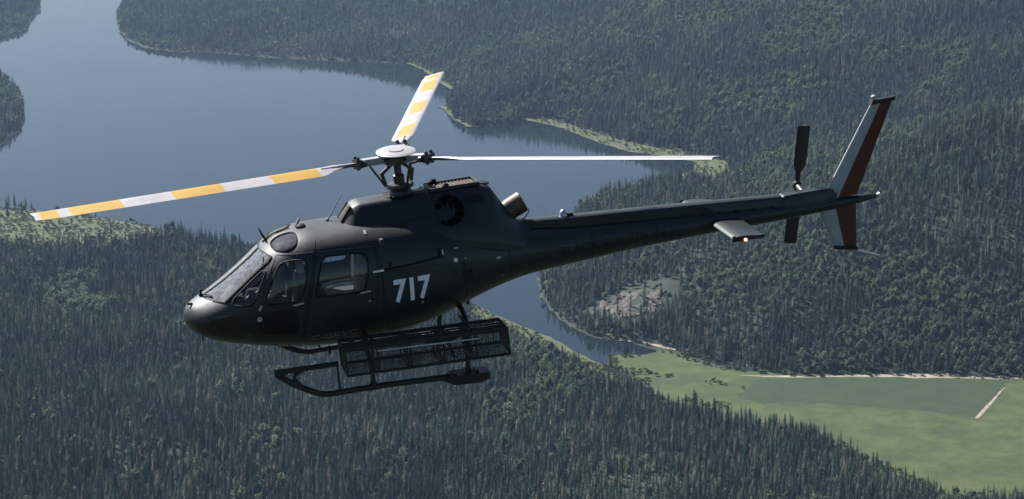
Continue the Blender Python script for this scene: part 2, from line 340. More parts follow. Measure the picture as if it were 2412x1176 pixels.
def snag(seed, H):  # pale dead trees, added to give the rim-light streaks among the crowns
    r = random.Random(seed); m = MB(); m.tube([(0,0,-1.5),(r.uniform(-.2,.2),0,H*.5),(r.uniform(-.3,.3),r.uniform(-.2,.2),H)], [.26,.18,.05], 5)
    for i in range(14):
        z = H*r.uniform(.25,.95); a = r.uniform(0,6.28); L = (1.05-z/H)*r.uniform(.8,1.9)+.25
        m.tube([(0,0,z),(L*math.cos(a),L*math.sin(a),z-L*.25)], [.07,.02], 3, caps=False)
    return m.v, m.f
for k, H in ((71, 14), (72, 11)): PROT_S.append(bpy.data.objects.new('streak_snag_seedling', raw_mesh('snag', snag(k, H), [M_pale])))
# ---- where trees stand
def project(x, y, z):
    """rough picture position, used only to leave out trees far outside the view"""
    dy = y; dz = z - CAM_H; dep = dy * math.cos(CAM_PITCH) - dz * math.sin(CAM_PITCH); up = dy * math.sin(CAM_PITCH) + dz * math.cos(CAM_PITCH)
    return x / dep * FOCAL_PX, up / dep * FOCAL_PX, dep
def scatter(s, y0, y1):
    yy = np.arange(y0, y1, s); pts = []
    for k, y in enumerate(yy):
        w = y * .43 + 40; n = int(2 * w / s); x = np.linspace(-w, w, n) + (k % 2) * s * .5
        pts.append(np.stack([x + rng.uniform(-.48, .48, n) * s, y + rng.uniform(-.48, .48, n) * s], 1))
    return np.concatenate(pts)
P = np.concatenate([scatter(4.3, 1180, 2300), scatter(4.7, 2300, 3400), scatter(5.8, 3400, 6300)])
Z = zat(P[:,0], P[:,1]); U, W_, D = project(P[:,0], P[:,1], Z)
keep = ((np.abs(U) < 0.56) & (W_ > -0.285) & (W_ < 0.265)) | ((np.abs(U) < 0.84) & (W_ > -0.36) & (W_ < 0.36) & (rng.random(len(P)) < 0.42)); P = P[keep]; Z = Z[keep]; U = U[keep]; W_ = W_[keep]; D = D[keep]
wet = np.minimum(sdist(LAKE, P[:,0], P[:,1]), np.minimum(-sdist(PENINSULA, P[:,0], P[:,1]), -sdist(ISLAND, P[:,0], P[:,1])))
open_ = np.maximum(sdist(MEADOW, P[:,0], P[:,1]), np.maximum(sdist(MARSH, P[:,0], P[:,1]), sdist(REEDS, P[:,0], P[:,1])))
scrub = sdist(SHRUBS, P[:,0], P[:,1])
OUTCROP = (113.0, 1938.0)
rock_d = np.hypot((P[:,0] - OUTCROP[0]) / 50.0, (P[:,1] - OUTCROP[1]) / 46.0)
rock_hole = (rock_d < 1.0 + 0.6 * vnoise(P[:,0], P[:,1], 16, 9)) & (P[:,1] > 1894) & (rng.random(len(P)) < 0.94)
keep = (wet < -1.2) & (open_ < -1.0) & ((scrub < 0) | (rng.random(len(P)) < 0.012)) & ~rock_hole & (Z > 0.3)
thin = vnoise(P[:,0], P[:,1], 90, 21) + 0.6 * vnoise(P[:,0], P[:,1], 30, 22)
keep &= rng.random(len(P)) < np.clip(0.95 + thin * 0.75, 0.5, 1.0)
P = P[keep]; Z = Z[keep]; U = U[keep]; W_ = W_[keep]; D = D[keep]; wet = wet[keep]; open_ = open_[keep]
edge = np.exp(-np.minimum(-wet, -open_) / 30.0)
leafy = vnoise(P[:,0], P[:,1], 150, 31) + 0.8 * vnoise(P[:,0], P[:,1], 45, 32) + 0.25 * edge + 0.10 * sstep(-50, 420, P[:,0] + 0.10 * (P[:,1] - 2000))
is_b = (leafy > 0.44 - 0.10 * sstep(1700, 2100, P[:,1])) & (rng.random(len(P)) < 0.70) | (rng.random(len(P)) < 0.03 + 0.05 * sstep(1750, 2100, P[:,1]))
SC = np.clip(rng.normal(0.95, 0.26, len(P)), 0.42, 1.6) * (0.90 + 0.10 * sstep(1700, 2300, P[:,1])) * (1 + 0.35 * vnoise(P[:,0], P[:,1], 110, 41)) * np.where(edge > 0.75, 0.8, 1.0)
SC = np.where(is_b, SC * 0.95, SC) * np.where((np.abs(U) < 0.56) & (W_ > -0.285) & (W_ < 0.265), 1.0, 1.3) * (1 + 0.28 * sstep(2300, 3200, P[:,1]) * sstep(-150, 150, P[:,0])); RZ = rng.uniform(0, 6.283, len(P))
sep = D
inview = (np.abs(U) < 0.5) & (np.abs(W_) < 0.2425)
def pick(mask, n): 
    i = np.nonzero(mask & inview)[0]; return i[np.argsort((D / (SC + 0.35))[i])[:n]]
near_s = pick(~is_b, 300); near_b = pick(is_b, 300)
single = np.zeros(len(P), bool); single[near_s] = True; single[near_b] = True
def plant_tree(name, meshes, i, label, cat, group):
    e = empty(name); e.location = (P[i,0], P[i,1], Z[i]); e.rotation_euler = (0, 0, RZ[i]); e.scale = (SC[i],) * 3
    tag(e, label, cat, group)
    for me in meshes:
        o = bpy.data.objects.new(me.name.split('.')[0], me); col.objects.link(o); o.parent = e
for q, i in enumerate(near_s): plant_tree('spruce_tree', SPR[q % len(SPR)], i, 'narrow dark spruce among the nearest trees along the bottom of the picture', 'tree', 'nearest spruces of the foreground forest')
for q, i in enumerate(near_b): plant_tree('birch_tree', BIR[q % len(BIR)], i, 'paler round-crowned broadleaf tree among the nearer dark spruces', 'tree', 'nearest broadleaf trees among the spruces')
def forest(name, mask, protos, label, cat, P_=None, Z_=None, S_=None, R__=None):
    P_ = P[mask] if P_ is None else P_; Z_ = Z[mask] if Z_ is None else Z_; S_ = SC[mask] if S_ is None else S_; R__ = RZ[mask] if R__ is None else R__
    me = bpy.data.meshes.new(name); n = len(P_); me.vertices.add(n)
    me.vertices.foreach_set('co', np.stack([P_[:,0], P_[:,1], Z_], 1).ravel())
    for an, val in (('size', S_), ('turn', R__)):
        a = me.attributes.new(an, 'FLOAT', 'POINT'); a.data.foreach_set('value', np.asarray(val, np.float32))
    a = me.attributes.new('pick', 'INT', 'POINT'); a.data.foreach_set('value', (np.where(rng.random(n) < 0.07, rng.integers(6, 8, n), rng.integers(0, 6, n)) if len(protos) == 8 else rng.integers(0, len(protos), n)).astype(np.int32)); me.update()
    o = bpy.data.objects.new(name, me); col.objects.link(o); tag(o, label, cat, None, 'stuff')
    ng = bpy.data.node_groups.new(name, 'GeometryNodeTree')
    ng.interface.new_socket('Geometry', in_out='INPUT', socket_type='NodeSocketGeometry'); ng.interface.new_socket('Geometry', in_out='OUTPUT', socket_type='NodeSocketGeometry')
    gi = ng.nodes.new('NodeGroupInput'); go = ng.nodes.new('NodeGroupOutput'); io = ng.nodes.new('GeometryNodeInstanceOnPoints'); jn = ng.nodes.new('GeometryNodeGeometryToInstance')
    for p in protos[::-1]:
        q = ng.nodes.new('GeometryNodeObjectInfo'); q.inputs['Object'].default_value = p; q.inputs['As Instance'].default_value = True
        ng.links.new(q.outputs['Geometry'], jn.inputs[0])
    mp_ = ng.nodes.new('GeometryNodeMeshToPoints')
    ng.links.new(gi.outputs[0], mp_.inputs['Mesh']); ng.links.new(mp_.outputs[0], io.inputs['Points']); ng.links.new(jn.outputs[0], io.inputs['Instance'])
    io.inputs['Pick Instance'].default_value = True
    def at(nm, ty):
        k = ng.nodes.new('GeometryNodeInputNamedAttribute'); k.data_type = ty; k.inputs['Name'].default_value = nm; return k.outputs['Attribute']
    ng.links.new(at('pick', 'INT'), io.inputs['Instance Index'])
    cx = ng.nodes.new('ShaderNodeCombineXYZ'); ng.links.new(at('turn', 'FLOAT'), cx.inputs['Z'])
    ng.links.new(cx.outputs[0], io.inputs['Rotation']); ng.links.new(at('size', 'FLOAT'), io.inputs['Scale'])
    ng.links.new(io.outputs[0], go.inputs[0])
    md = o.modifiers.new('plant', 'NODES'); md.node_group = ng
    print('FOREST', name, n)
    return o
forest('spruce_forest', ~is_b & ~single, PROT_S, 'dense dark spruce forest covering the hills around the lake', 'forest')
forest('birch_woods', is_b & ~single, PROT_B, 'paler broadleaf trees scattered through the dark forest', 'forest')
# ---- low shrubs on the clearing, the marsh edges and the rough meadow
Q = np.concatenate([scatter(3.6, 1400, 2560), scatter(6.0, 2560, 3250)]); qz = zat(Q[:,0], Q[:,1])
sc_ = sdist(SHRUBS, Q[:,0], Q[:,1]); me_ = sdist(MEADOW, Q[:,0], Q[:,1]); ma_ = np.maximum(sdist(MARSH, Q[:,0], Q[:,1]), sdist(REEDS, Q[:,0], Q[:,1])); cr_ = sdist(FIELD, Q[:,0], Q[:,1])
nzq = vnoise(Q[:,0], Q[:,1], 22, 61); rq = rng.random(len(Q))
prob = np.where(sc_ > 0, 0.32, np.where(ma_ > -6, 0.30 + 0.4 * (nzq > 0.12), np.where((me_ > 0) & (cr_ < -2), np.where((me_ < 7), 0.30, 0.0) + np.where((Q[:,0] < 205) & (nzq > 0.20), 0.34, 0), 0)))
wq = np.minimum(sdist(LAKE, Q[:,0], Q[:,1]), 1e9)
k = (rq < prob) & (wq < -1.5) & (qz > 0.2)
forest('shrub_thicket', None, PROT_H, 'low light green shrubs along the lake shore and meadow edges', 'shrubs', Q[k], qz[k], rng.uniform(.4, 1.0, k.sum()) ** 1.5 * 1.5, rng.uniform(0, 6.28, k.sum()))
# ================================================================== THE HELICOPTER
# its own frame: x aft from the nose, y to starboard, z up from the skids, metres
HEL_R = np.array([[0.96824704,-0.22588012,-0.10712538],[0.1916314,0.94579271,-0.26220898],[0.1605462,0.23335448,0.95904672]])
HEL_C = np.array([3.335, 0, 2.9]); HEL_T = np.array([-1.659276, 30.0, 1.140334])
BAS = np.array([[1,0,0],[0,math.cos(CAM_PITCH),math.sin(CAM_PITCH)],[0,-math.sin(CAM_PITCH),math.cos(CAM_PITCH)]])
_rot = BAS @ HEL_R; _pos = np.array([0, 0, CAM_H]) + BAS @ (HEL_T - HEL_R @ HEL_C)
heli = empty('helicopter'); heli.matrix_world = Matrix.Translation(Vector(_pos)) @ Matrix(_rot.tolist()).to_4x4()
tag(heli, 'dark charcoal helicopter numbered 717 flying over the lake with a side cargo basket', 'helicopter')
# ---- finishes
def paint(name, c1, c2, rough, metal, spec=0.5, coat=0.0, scale=1.2):
    m = noise_mat(name, c1, c2, scale, rough, detail=5, metal=metal, spec=spec)
    nt = m.node_tree; b = nt.nodes['Principled BSDF']; b.inputs['Coat Weight'].default_value = coat; b.inputs['Coat Roughness'].default_value = 0.08
    tc = nd(nt, 'ShaderNodeTexCoord'); n = nd(nt, 'ShaderNodeTexNoise', Scale=2.2, Detail=7.0, Roughness=0.7); nt.links.new(tc.outputs['Object'], n.inputs['Vector'])
    mr = nd(nt, 'ShaderNodeMapRange'); mr.inputs[1].default_value = 0.3; mr.inputs[2].default_value = 0.7; mr.inputs[3].default_value = rough * 0.86; mr.inputs[4].default_value = rough * 1.18
    nt.links.new(n.outputs['Fac'], mr.inputs[0]); nt.links.new(mr.outputs[0], b.inputs['Roughness'])
    return m
M_paint = paint('charcoal_paint', (0.0016,0.0042,0.0054), (0.0028,0.0056,0.0070), 0.50, 0.0, 0.54, 0.16)
_nt = M_paint.node_tree; _b = _nt.nodes['Principled BSDF']; _b.inputs['Specular Tint'].default_value = (0.86, 0.965, 1.0, 1); _tc = nd(_nt, 'ShaderNodeTexCoord'); _n = nd(_nt, 'ShaderNodeTexNoise', Scale=2.6, Detail=2.0); _nt.links.new(_tc.outputs['Object'], _n.inputs['Vector'])
_bp = nd(_nt, 'ShaderNodeBump', Strength=0.05, Distance=0.08); _nt.links.new(_n.outputs['Fac'], _bp.inputs['Height']); _nt.links.new(_bp.outputs[0], _b.inputs['Normal']); _nt.links.new(_bp.outputs[0], _b.inputs['Coat Normal'])
M_panel = paint('dull_black', (0.0010,0.0011,0.0012), (0.0016,0.0017,0.0018), 0.75, 0.0, 0.06)
M_gloss = paint('black_gloss', (0.0012,0.0022,0.0026), (0.0020,0.0032,0.0036), 0.55, 0.0, 0.34)
M_black = paint('black_matt', (0.010,0.011,0.012), (0.018,0.019,0.020), 0.55, 0.0, 0.35)
M_frame = paint('black_tube', (0.010,0.012,0.012), (0.020,0.022,0.022), 0.45, 0.0, 0.4, scale=6)
M_rubber = paint('rubber_seal', (0.006,0.006,0.007), (0.010,0.010,0.011), 0.7, 0.0, 0.3)
M_white = paint('white_paint', (0.34,0.328,0.337), (0.41,0.397,0.405), 0.38, 0.0, 0.5, scale=3)
M_yellow = paint('yellow_paint', (0.42,0.25,0.027), (0.48,0.285,0.037), 0.38, 0.0, 0.5, scale=3)
M_grey = paint('light_grey_paint', (0.28,0.30,0.315), (0.34,0.36,0.375), 0.42, 0.0, 0.5, scale=4)
M_red = paint('dark_red_paint', (0.070,0.016,0.011), (0.092,0.020,0.013), 0.45, 0.0, 0.4, scale=4)
M_steel = paint('bare_metal', (0.40,0.40,0.41), (0.55,0.55,0.56), 0.34, 0.9, scale=12)
M_dsteel = paint('dark_metal', (0.05,0.05,0.055), (0.10,0.10,0.105), 0.42, 0.7, scale=10)
M_exh = paint('heat_stained_metal', (0.035,0.024,0.018), (0.12,0.09,0.068), 0.52, 0.35, scale=5)
M_letter = paint('white_lettering', (0.80,0.79,0.84), (0.88,0.87,0.92), 0.5, 0.0, scale=20)
M_dim = paint('grey_lettering', (0.11,0.12,0.12), (0.15,0.16,0.16), 0.5, 0.0, scale=20)
M_seat = paint('seat_leather', (0.035,0.035,0.04), (0.06,0.06,0.065), 0.6, 0.0, scale=8)
M_seat2 = paint('seat_piping', (0.62,0.60,0.58), (0.72,0.70,0.68), 0.6, 0.0, scale=8)
M_cabin = paint('cabin_lining', (0.03,0.03,0.034), (0.05,0.05,0.055), 0.8, 0.0, scale=5)
M_grille = noise_mat('intake_screen', (0.05,0.035,0.03), (0.16,0.12,0.10), 40, 0.8, metal=0.3)
def glass(name, tint, dust_sheen, rough=0.0):  # pale streaks mixed in: some dust plus sky reflection painted into the glass
    m, nt, b = new_mat(name); nt.nodes.remove(b); out = nt.nodes['Material Output']
    tr = nd(nt, 'ShaderNodeBsdfTransparent'); tr.inputs[0].default_value = (*tint, 1)
    gl = nd(nt, 'ShaderNodeBsdfGlossy'); gl.inputs['Roughness'].default_value = rough; gl.inputs[0].default_value = (0.95, 0.97, 1, 1)
    fr = nd(nt, 'ShaderNodeFresnel', IOR=1.5); df = nd(nt, 'ShaderNodeBsdfDiffuse'); df.inputs[0].default_value = (0.55, 0.585, 0.62, 1)
    m1 = nd(nt, 'ShaderNodeMixShader'); m2 = nd(nt, 'ShaderNodeMixShader')
    sc = nd(nt, 'ShaderNodeMath', operation='MULTIPLY'); sc.inputs[1].default_value = 1.25; nt.links.new(fr.outputs[0], sc.inputs[0]); sc.use_clamp = True
    nt.links.new(sc.outputs[0], m1.inputs[0]); nt.links.new(tr.outputs[0], m1.inputs[1]); nt.links.new(gl.outputs[0], m1.inputs[2])
    tc = nd(nt, 'ShaderNodeTexCoord'); mp = nd(nt, 'ShaderNodeMapping'); mp.inputs['Rotation'].default_value = (0, R_(34), 0); mp.inputs['Scale'].default_value = (1.0, 9, 13)
    n = nd(nt, 'ShaderNodeTexNoise', Scale=2.2, Detail=6.0, Roughness=0.6); nt.links.new(tc.outputs['Object'], mp.inputs[0]); nt.links.new(mp.outputs[0], n.inputs['Vector'])
    mr = nd(nt, 'ShaderNodeMapRange'); mr.inputs[1].default_value = 0.35; mr.inputs[2].default_value = 0.75; mr.inputs[3].default_value = dust_sheen * 0.4; mr.inputs[4].default_value = dust_sheen * 1.7
    nt.links.new(n.outputs['Fac'], mr.inputs[0]); nt.links.new(mr.outputs[0], m2.inputs[0]); nt.links.new(m1.outputs[0], m2.inputs[1]); nt.links.new(df.outputs[0], m2.inputs[2])
    nt.links.new(m2.outputs[0], out.inputs[0]); return m
M_wind = glass('windshield_glass', (0.78,0.84,0.84), 0.22)
M_glass = glass('window_glass', (0.66,0.72,0.74), 0.015)
M_skyl = glass('roof_window_glass', (0.25,0.34,0.36), 0.08)
M_dark = glass('dark_glass', (0.012,0.014,0.015), 0.004)
# ---- hull shape
HS = np.array([
(-0.030,1.270,1.230,0.015,1.25,2.0,2.0),(0.000,1.365,1.135,0.17,1.25,2.0,2.0),(0.060,1.430,1.060,0.31,1.25,2.0,2.1),(0.150,1.480,0.990,0.44,1.25,2.0,2.2),
(0.300,1.545,0.912,0.57,1.26,2.1,2.3),(0.500,1.645,0.842,0.68,1.28,2.2,2.4),(0.750,1.795,0.778,0.77,1.31,2.3,2.5),(1.000,1.965,0.722,0.84,1.34,2.4,2.6),
(1.250,2.145,0.676,0.885,1.37,2.6,2.7),(1.500,2.265,0.638,0.915,1.38,2.8,2.8),(1.900,2.320,0.598,0.930,1.38,2.9,2.9),(2.400,2.320,0.585,0.930,1.38,2.9,2.9),
(3.000,2.300,0.595,0.910,1.39,2.8,2.7),(3.400,2.270,0.645,0.865,1.40,2.7,2.5),(3.800,2.205,0.745,0.775,1.42,2.5,2.4),(4.200,2.100,0.862,0.665,1.44,2.3,2.2),
(4.600,1.965,0.970,0.550,1.45,2.1,2.1),(4.800,1.885,1.010,0.495,1.45,2.0,2.0)])
def hull_sec(x, n=96):
    zt, zb, w, zw, nt_, nb = [float(pchip(HS[:,0], HS[:,i], x)) for i in range(1, 7)]; P_ = []
    for j in range(n):
        t = 2 * math.pi * j / n; c, s = math.cos(t), math.sin(t); e = nt_ if s >= 0 else nb
        P_.append((x, w * math.copysign(abs(c) ** (2 / e), c), zw + (zt - zw if s >= 0 else zw - zb) * math.copysign(abs(s) ** (2 / e), s)))
    return P_
def hull_y(x, z):
    zt, zb, w, zw, nt_, nb = [float(pchip(HS[:,0], HS[:,i], x)) for i in range(1, 7)]
    u, e = ((z - zw) / (zt - zw), nt_) if z >= zw else ((zw - z) / (zw - zb), nb)
    return w * max(0.0, 1 - min(1, abs(u)) ** e) ** (1 / e)
def chaikin(P_, k=2):
    for _ in range(k):
        Q_ = []
        for i in range(len(P_)):
            a, b = P_[i], P_[(i + 1) % len(P_)]
            Q_ += [(a[0]*.75+b[0]*.25, a[1]*.75+b[1]*.25), (a[0]*.25+b[0]*.75, a[1]*.25+b[1]*.75)]
        P_ = Q_
    return P_
WS = [(0.15,1.53),(0.556,1.53),(1.25,2.03),(1.30,2.075),(1.18,2.105),(0.30,2.30)]
QUARTER = chaikin([(0.605,1.512),(0.76,1.488),(0.918,1.470),(1.08,1.745),(1.212,1.968),(0.91,1.752)], 1)
WIN1 = chaikin([(1.105,1.50),(1.15,1.468),(1.54,1.455),(1.625,1.52),(1.72,1.75),(1.765,1.97),(1.73,2.03),(1.43,2.035),(1.32,1.935),(1.125,1.58)])
WIN2 = chaikin([(1.815,1.50),(1.87,1.478),(2.455,1.452),(2.535,1.49),(2.605,1.73),(2.62,1.93),(2.57,1.998),(2.045,2.03),(1.965,1.975),(1.835,1.61)])
DOOR1 = [(0.88,0.95),(1.51,0.83),(1.885,2.10),(1.37,2.10),(1.16,1.80),(0.955,1.30)]
DOOR2 = [(1.55,0.82),(2.56,0.72),(2.74,1.70),(2.745,2.05),(1.915,2.095)]
LOWP = chaikin([(0.95,1.03),(1.51,0.95),(1.55,1.28),(1.465,1.375),(1.05,1.385),(0.965,1.23)])
CHIN = chaikin([(0.30,1.06),(0.73,1.03),(0.735,1.37),(0.53,1.385),(0.30,1.31)])
CARGO = [(2.80,0.80),(3.40,0.80),(3.95,1.30),(3.80,1.57),(3.55,1.66),(2.80,1.675)]
xs = list(np.linspace(-0.03, 0.30, 18)[:-1]) + list(np.linspace(0.30, 4.80, 100)); NT = 96
secs = [hull_sec(x, NT) for x in xs]
bm = bmesh.new(); vv = [[bm.verts.new(p) for p in s] for s in secs]
for i in range(len(xs) - 1):
    for j in range(NT): bm.faces.new((vv[i][j], vv[i][(j+1) % NT], vv[i+1][(j+1) % NT], vv[i+1][j]))
bm.faces.new(vv[0][::-1])
def cut(bm, poly, skip=()):
    xa, xb = min(p[0] for p in poly) - .09, max(p[0] for p in poly) + .09; za, zb_ = min(p[1] for p in poly) - .09, max(p[1] for p in poly) + .09
    for i in range(len(poly)):
        a, b = poly[i], poly[(i + 1) % len(poly)]
        fs = [f for f in bm.faces if xa < f.calc_center_median().x < xb and za < f.calc_center_median().z < zb_]
        ge = set(fs)
        for f in fs: ge.update(f.edges); ge.update(f.verts)
        bmesh.ops.bisect_plane(bm, geom=list(ge), dist=1e-5, plane_co=(a[0], 0, a[1]), plane_no=(b[1]-a[1], 0, a[0]-b[0]))
def inside(poly, x, z):
    return all((poly[(i+1) % len(poly)][0]-poly[i][0])*(z-poly[i][1])-(poly[(i+1) % len(poly)][1]-poly[i][1])*(x-poly[i][0]) > -1e-6 for i in range(len(poly)))
for poly in (DOOR1, DOOR2, CARGO, WS, QUARTER, WIN1, WIN2, LOWP, CHIN): cut(bm, poly)
for k in (-0.028, 0.028):
    fs = [f for f in bm.faces if f.calc_center_median().x < 1.5 and abs(f.calc_center_median().y) < .2]; ge = set(fs)
    for f in fs: ge.update(f.edges); ge.update(f.verts)
    bmesh.ops.bisect_plane(bm, geom=list(ge), dist=1e-5, plane_co=(0, k, 0), plane_no=(0, 1, 0))
# round roof windows, cut in plan
ROOFW = chaikin([(1.33,0.20),(1.42,0.13),(1.62,0.15),(1.70,0.24),(1.70,0.50),(1.64,0.62),(1.47,0.62),(1.35,0.48)])
for sg in (-1, 1):
    Pq = [(x, sg * y) for x, y in ROOFW]
    for i in range(len(Pq)):
        a, b = Pq[i], Pq[(i+1) % len(Pq)]
        fs = [f for f in bm.faces if 1.2 < f.calc_center_median().x < 1.8 and f.calc_center_median().z > 1.95 and .02 < sg * f.calc_center_median().y < .74]; ge = set(fs)
        for f in fs: ge.update(f.edges); ge.update(f.verts)
        bmesh.ops.bisect_plane(bm, geom=list(ge), dist=1e-5, plane_co=(a[0], a[1], 0), plane_no=(b[1]-a[1], a[0]-b[0], 0))
hull_bvh = BVHTree.FromBMesh(bm)
REG = {}
for f in bm.faces:
    c = f.calc_center_median(); sd = 'L' if c.y < 0 else 'R'; key = 'body'
    if inside(WS, c.x, c.z): key = ('windshield', sd) if abs(c.y) > .028 else 'body'
    elif inside(QUARTER, c.x, c.z): key = ('quarter', sd)
    elif inside(WIN1, c.x, c.z): key = ('win1', sd)
    elif inside(WIN2, c.x, c.z): key = ('win2', sd)
    elif inside(CHIN, c.x, c.z) and c.x > .2: key = ('chin', sd)
    elif inside(LOWP, c.x, c.z): key = ('low', sd)
    elif c.z > 2.0 and inside(ROOFW, c.x, abs(c.y)): key = ('skylight', sd)
    elif inside(DOOR1, c.x, c.z): key = ('door1', sd)
    elif inside(DOOR2, c.x, c.z): key = ('door2', sd)
    elif inside(CARGO, c.x, c.z): key = ('cargo', sd)
    REG.setdefault(key, []).append(f)
bm.normal_update(); VN = {v: v.normal.copy() for v in bm.verts}
def region(name, key, mat, parent, off=0.0):
    ids = {}; V = []; F = []; N = []
    for f in REG[key]:
        q = []
        for v in f.verts:
            if v not in ids: ids[v] = len(V); V.append(v.co + VN[v] * off); N.append(VN[v])
            q.append(ids[v])
        F.append(q)
    me = bpy.data.meshes.new(name); me.from_pydata([tuple(v) for v in V], [], F); me.update()
    o = link_mesh(name, me, mat, parent, 0); me.polygons.foreach_set('use_smooth', [True] * len(F))
    me.normals_split_custom_set_from_vertices([tuple(n) for n in N]); return o
fus = region('fuselage', 'body', M_paint, heli)
for sd in 'LR':
    region('windshield', ('windshield', sd), M_wind, fus, -.004); region('quarter_window', ('quarter', sd), M_glass, fus, -.004)
    region('chin_window', ('chin', sd), M_dark, fus, -.004); region('roof_window', ('skylight', sd), M_skyl, fus, -.006)
    d1 = region('door', ('door1', sd), M_paint, heli, .004); region('window', ('win1', sd), M_glass, d1, -.004); region('lower_panel', ('low', sd), M_gloss, d1, .002)
    d2 = region('door', ('door2', sd), M_paint, heli, .004); region('window', ('win2', sd), M_glass, d2, -.004)
    region('cargo_hatch', ('cargo', sd), M_paint, heli, .003)
    d1['label'] = 'slanted front cabin door'; d2['label'] = 'rear sliding cabin door'
bm.free()
def on_hull(P_, sg, off=0.0, bvh=None, dense=0.03):
    """follow an outline given in side view across the surface"""
    out = []
    for i in range(len(P_) - 1):
        a, b = P_[i], P_[i+1]; n = max(1, int(math.hypot(b[0]-a[0], b[1]-a[1]) / dense))
        for j in range(n):
            x, z = a[0] + (b[0]-a[0]) * j / n, a[1] + (b[1]-a[1]) * j / n; out.append((x, z))
    out.append(P_[-1]); res = []
    for x, z in out:
        h = (bvh or hull_bvh).ray_cast(Vector((x, sg * 3, z)), Vector((0, -sg, 0)))
        if h[0] is not None: res.append(h[0] + Vector((0, sg * off, 0)))
    return res
for sg in (-1, 1):
    for nm, poly, r in (('door_seal', DOOR1, .008), ('door_seal', DOOR2, .008), ('window_seal', WIN1, .013), ('window_seal', WIN2, .013), ('window_seal', QUARTER, .012), ('hatch_seam', CARGO, .006)):
        MB().tube(on_hull(poly + [poly[0]], sg), r, 5, caps=False).obj(nm, M_rubber, fus)
    post = MB(); post.tube(on_hull([(0.56,1.53),(1.25,2.03),(1.30,2.075)], sg), .020, 6); post.tube(on_hull([(0.40,1.532),(0.56,1.53)], sg), .012, 5); post.obj('window_post', M_rubber, fus)
    MB().tube(on_hull([(1.16,1.990),(1.245,2.012)], sg), .016, 6).tube(on_hull([(1.195,2.06),(1.165,1.985)], sg), .012, 6).obj('window_bar', M_rubber, fus)
    q = []
    for x, y in ROOFW + [ROOFW[0]]:
        h = hull_bvh.ray_cast(Vector((x, sg * y, 4)), Vector((0, 0, -1))); q.append(h[0])
    MB().tube(q, .016, 6, caps=False).obj('roof_window_seal', M_rubber, fus)
MB().tube([hull_bvh.ray_cast(Vector((x, 0, 4)), Vector((0, 0, -1)))[0] for x in np.linspace(.27, 1.19, 24)], .020, 6).obj('windshield_post', M_paint, fus)
fr = MB()
fr.tube([hull_bvh.ray_cast(Vector((1.18 + .12 * (abs(y) / .55) ** 2, y, 4)), Vector((0, 0, -1)))[0] for y in np.linspace(-.56, .56, 24)], .012, 5); fr.obj('roof_trim', M_rubber, fus)
# ---- engine and gearbox cowling
CW = np.array([(2.40,2.335,.20,2.16,.38),(2.48,2.43,.22,2.12,.44),(2.58,2.525,.23,2.08,.49),(2.70,2.558,.235,2.02,.53),(3.00,2.560,.235,1.95,.57),(3.40,2.560,.235,1.90,.61),(3.80,2.562,.235,1.84,.63),(4.20,2.560,.235,1.75,.62),(4.50,2.540,.225,1.66,.58),(4.62,2.490,.20,1.62,.56),(4.72,2.33,.19,1.60,.53),(4.86,2.10,.18,1.58,.48),(5.00,1.92,.16,1.56,.42),(5.16,1.84,.13,1.55,.34)])
def open_chaikin(P_, k=2):
    for _ in range(k):
        Q_ = [P_[0]]
        for a, b in zip(P_[:-1], P_[1:]): Q_ += [tuple(p*.75+q*.25 for p, q in zip(a, b)), tuple(p*.25+q*.75 for p, q in zip(a, b))]
        P_ = Q_ + [P_[-1]]
    return P_
def cowl_sec(x):
    zt, wt, zb, wb = [float(pchip(CW[:,0], CW[:,i], x)) for i in range(1, 5)]
    half = [(wb, zb), (wb * .985, zb + (zt - zb) * .22), (wt * .45 + wb * .55, zb + (zt - zb) * .58), (wt * 1.06, zt - .035), (wt * .80, zt + .004), (0.0, zt + .010)]
    h = open_chaikin(half, 2); return [(x, y, z) for y, z in h] + [(x, -y, z) for y, z in h[-2::-1]]
cm = MB(); cm.loft([cowl_sec(x) for x in np.concatenate([np.linspace(2.40, 2.75, 14), np.linspace(2.80, 4.45, 24), np.linspace(4.5, 5.16, 20)])], closed=False)
s0 = cowl_sec(2.40); cm.add(s0, [tuple(range(len(s0)))])
cowl = cm.obj('engine_cowling', M_paint, heli, 50)
cowl_bvh = BVHTree.FromPolygons([Vector(v) for v in cm.v], cm.f)
def drape(poly, sg, bvh, off):
    """flat outline in side view laid on the surface as a filled patch"""
    b = bmesh.new(); f = b.faces.new([b.verts.new((x, 0, z)) for x, z in poly]); bmesh.ops.triangulate(b, faces=[f])
    for _ in range(2): bmesh.ops.subdivide_edges(b, edges=[e for e in b.edges if e.calc_length() > .06], cuts=1)
    bmesh.ops.triangulate(b, faces=b.faces[:])
    V = []; ok = True
    for v in b.verts:
        h = bvh.ray_cast(Vector((v.co.x, sg * 3, v.co.z)), Vector((0, -sg, 0)))
        V.append(h[0] + h[1] * off * (1 if h[1].y * sg > 0 else -1) if h[0] is not None else Vector((v.co.x, sg * .3, v.co.z)))
    F = [[v.index for v in f.verts] for f in b.faces] if not b.verts.index_update() else []
    b.free(); return V, F
for sg in (-1, 1):
    for pts, r in (([(3.745,2.50),(3.765,2.12)], .008), ([(2.72,2.20),(3.2,2.245),(3.75,2.285)], .005), ([(2.66,2.42),(2.70,2.16)], .004)):
        MB().tube(on_hull(pts, sg, .0, cowl_bvh), r, 5).obj('panel_seam', M_rubber, cowl)
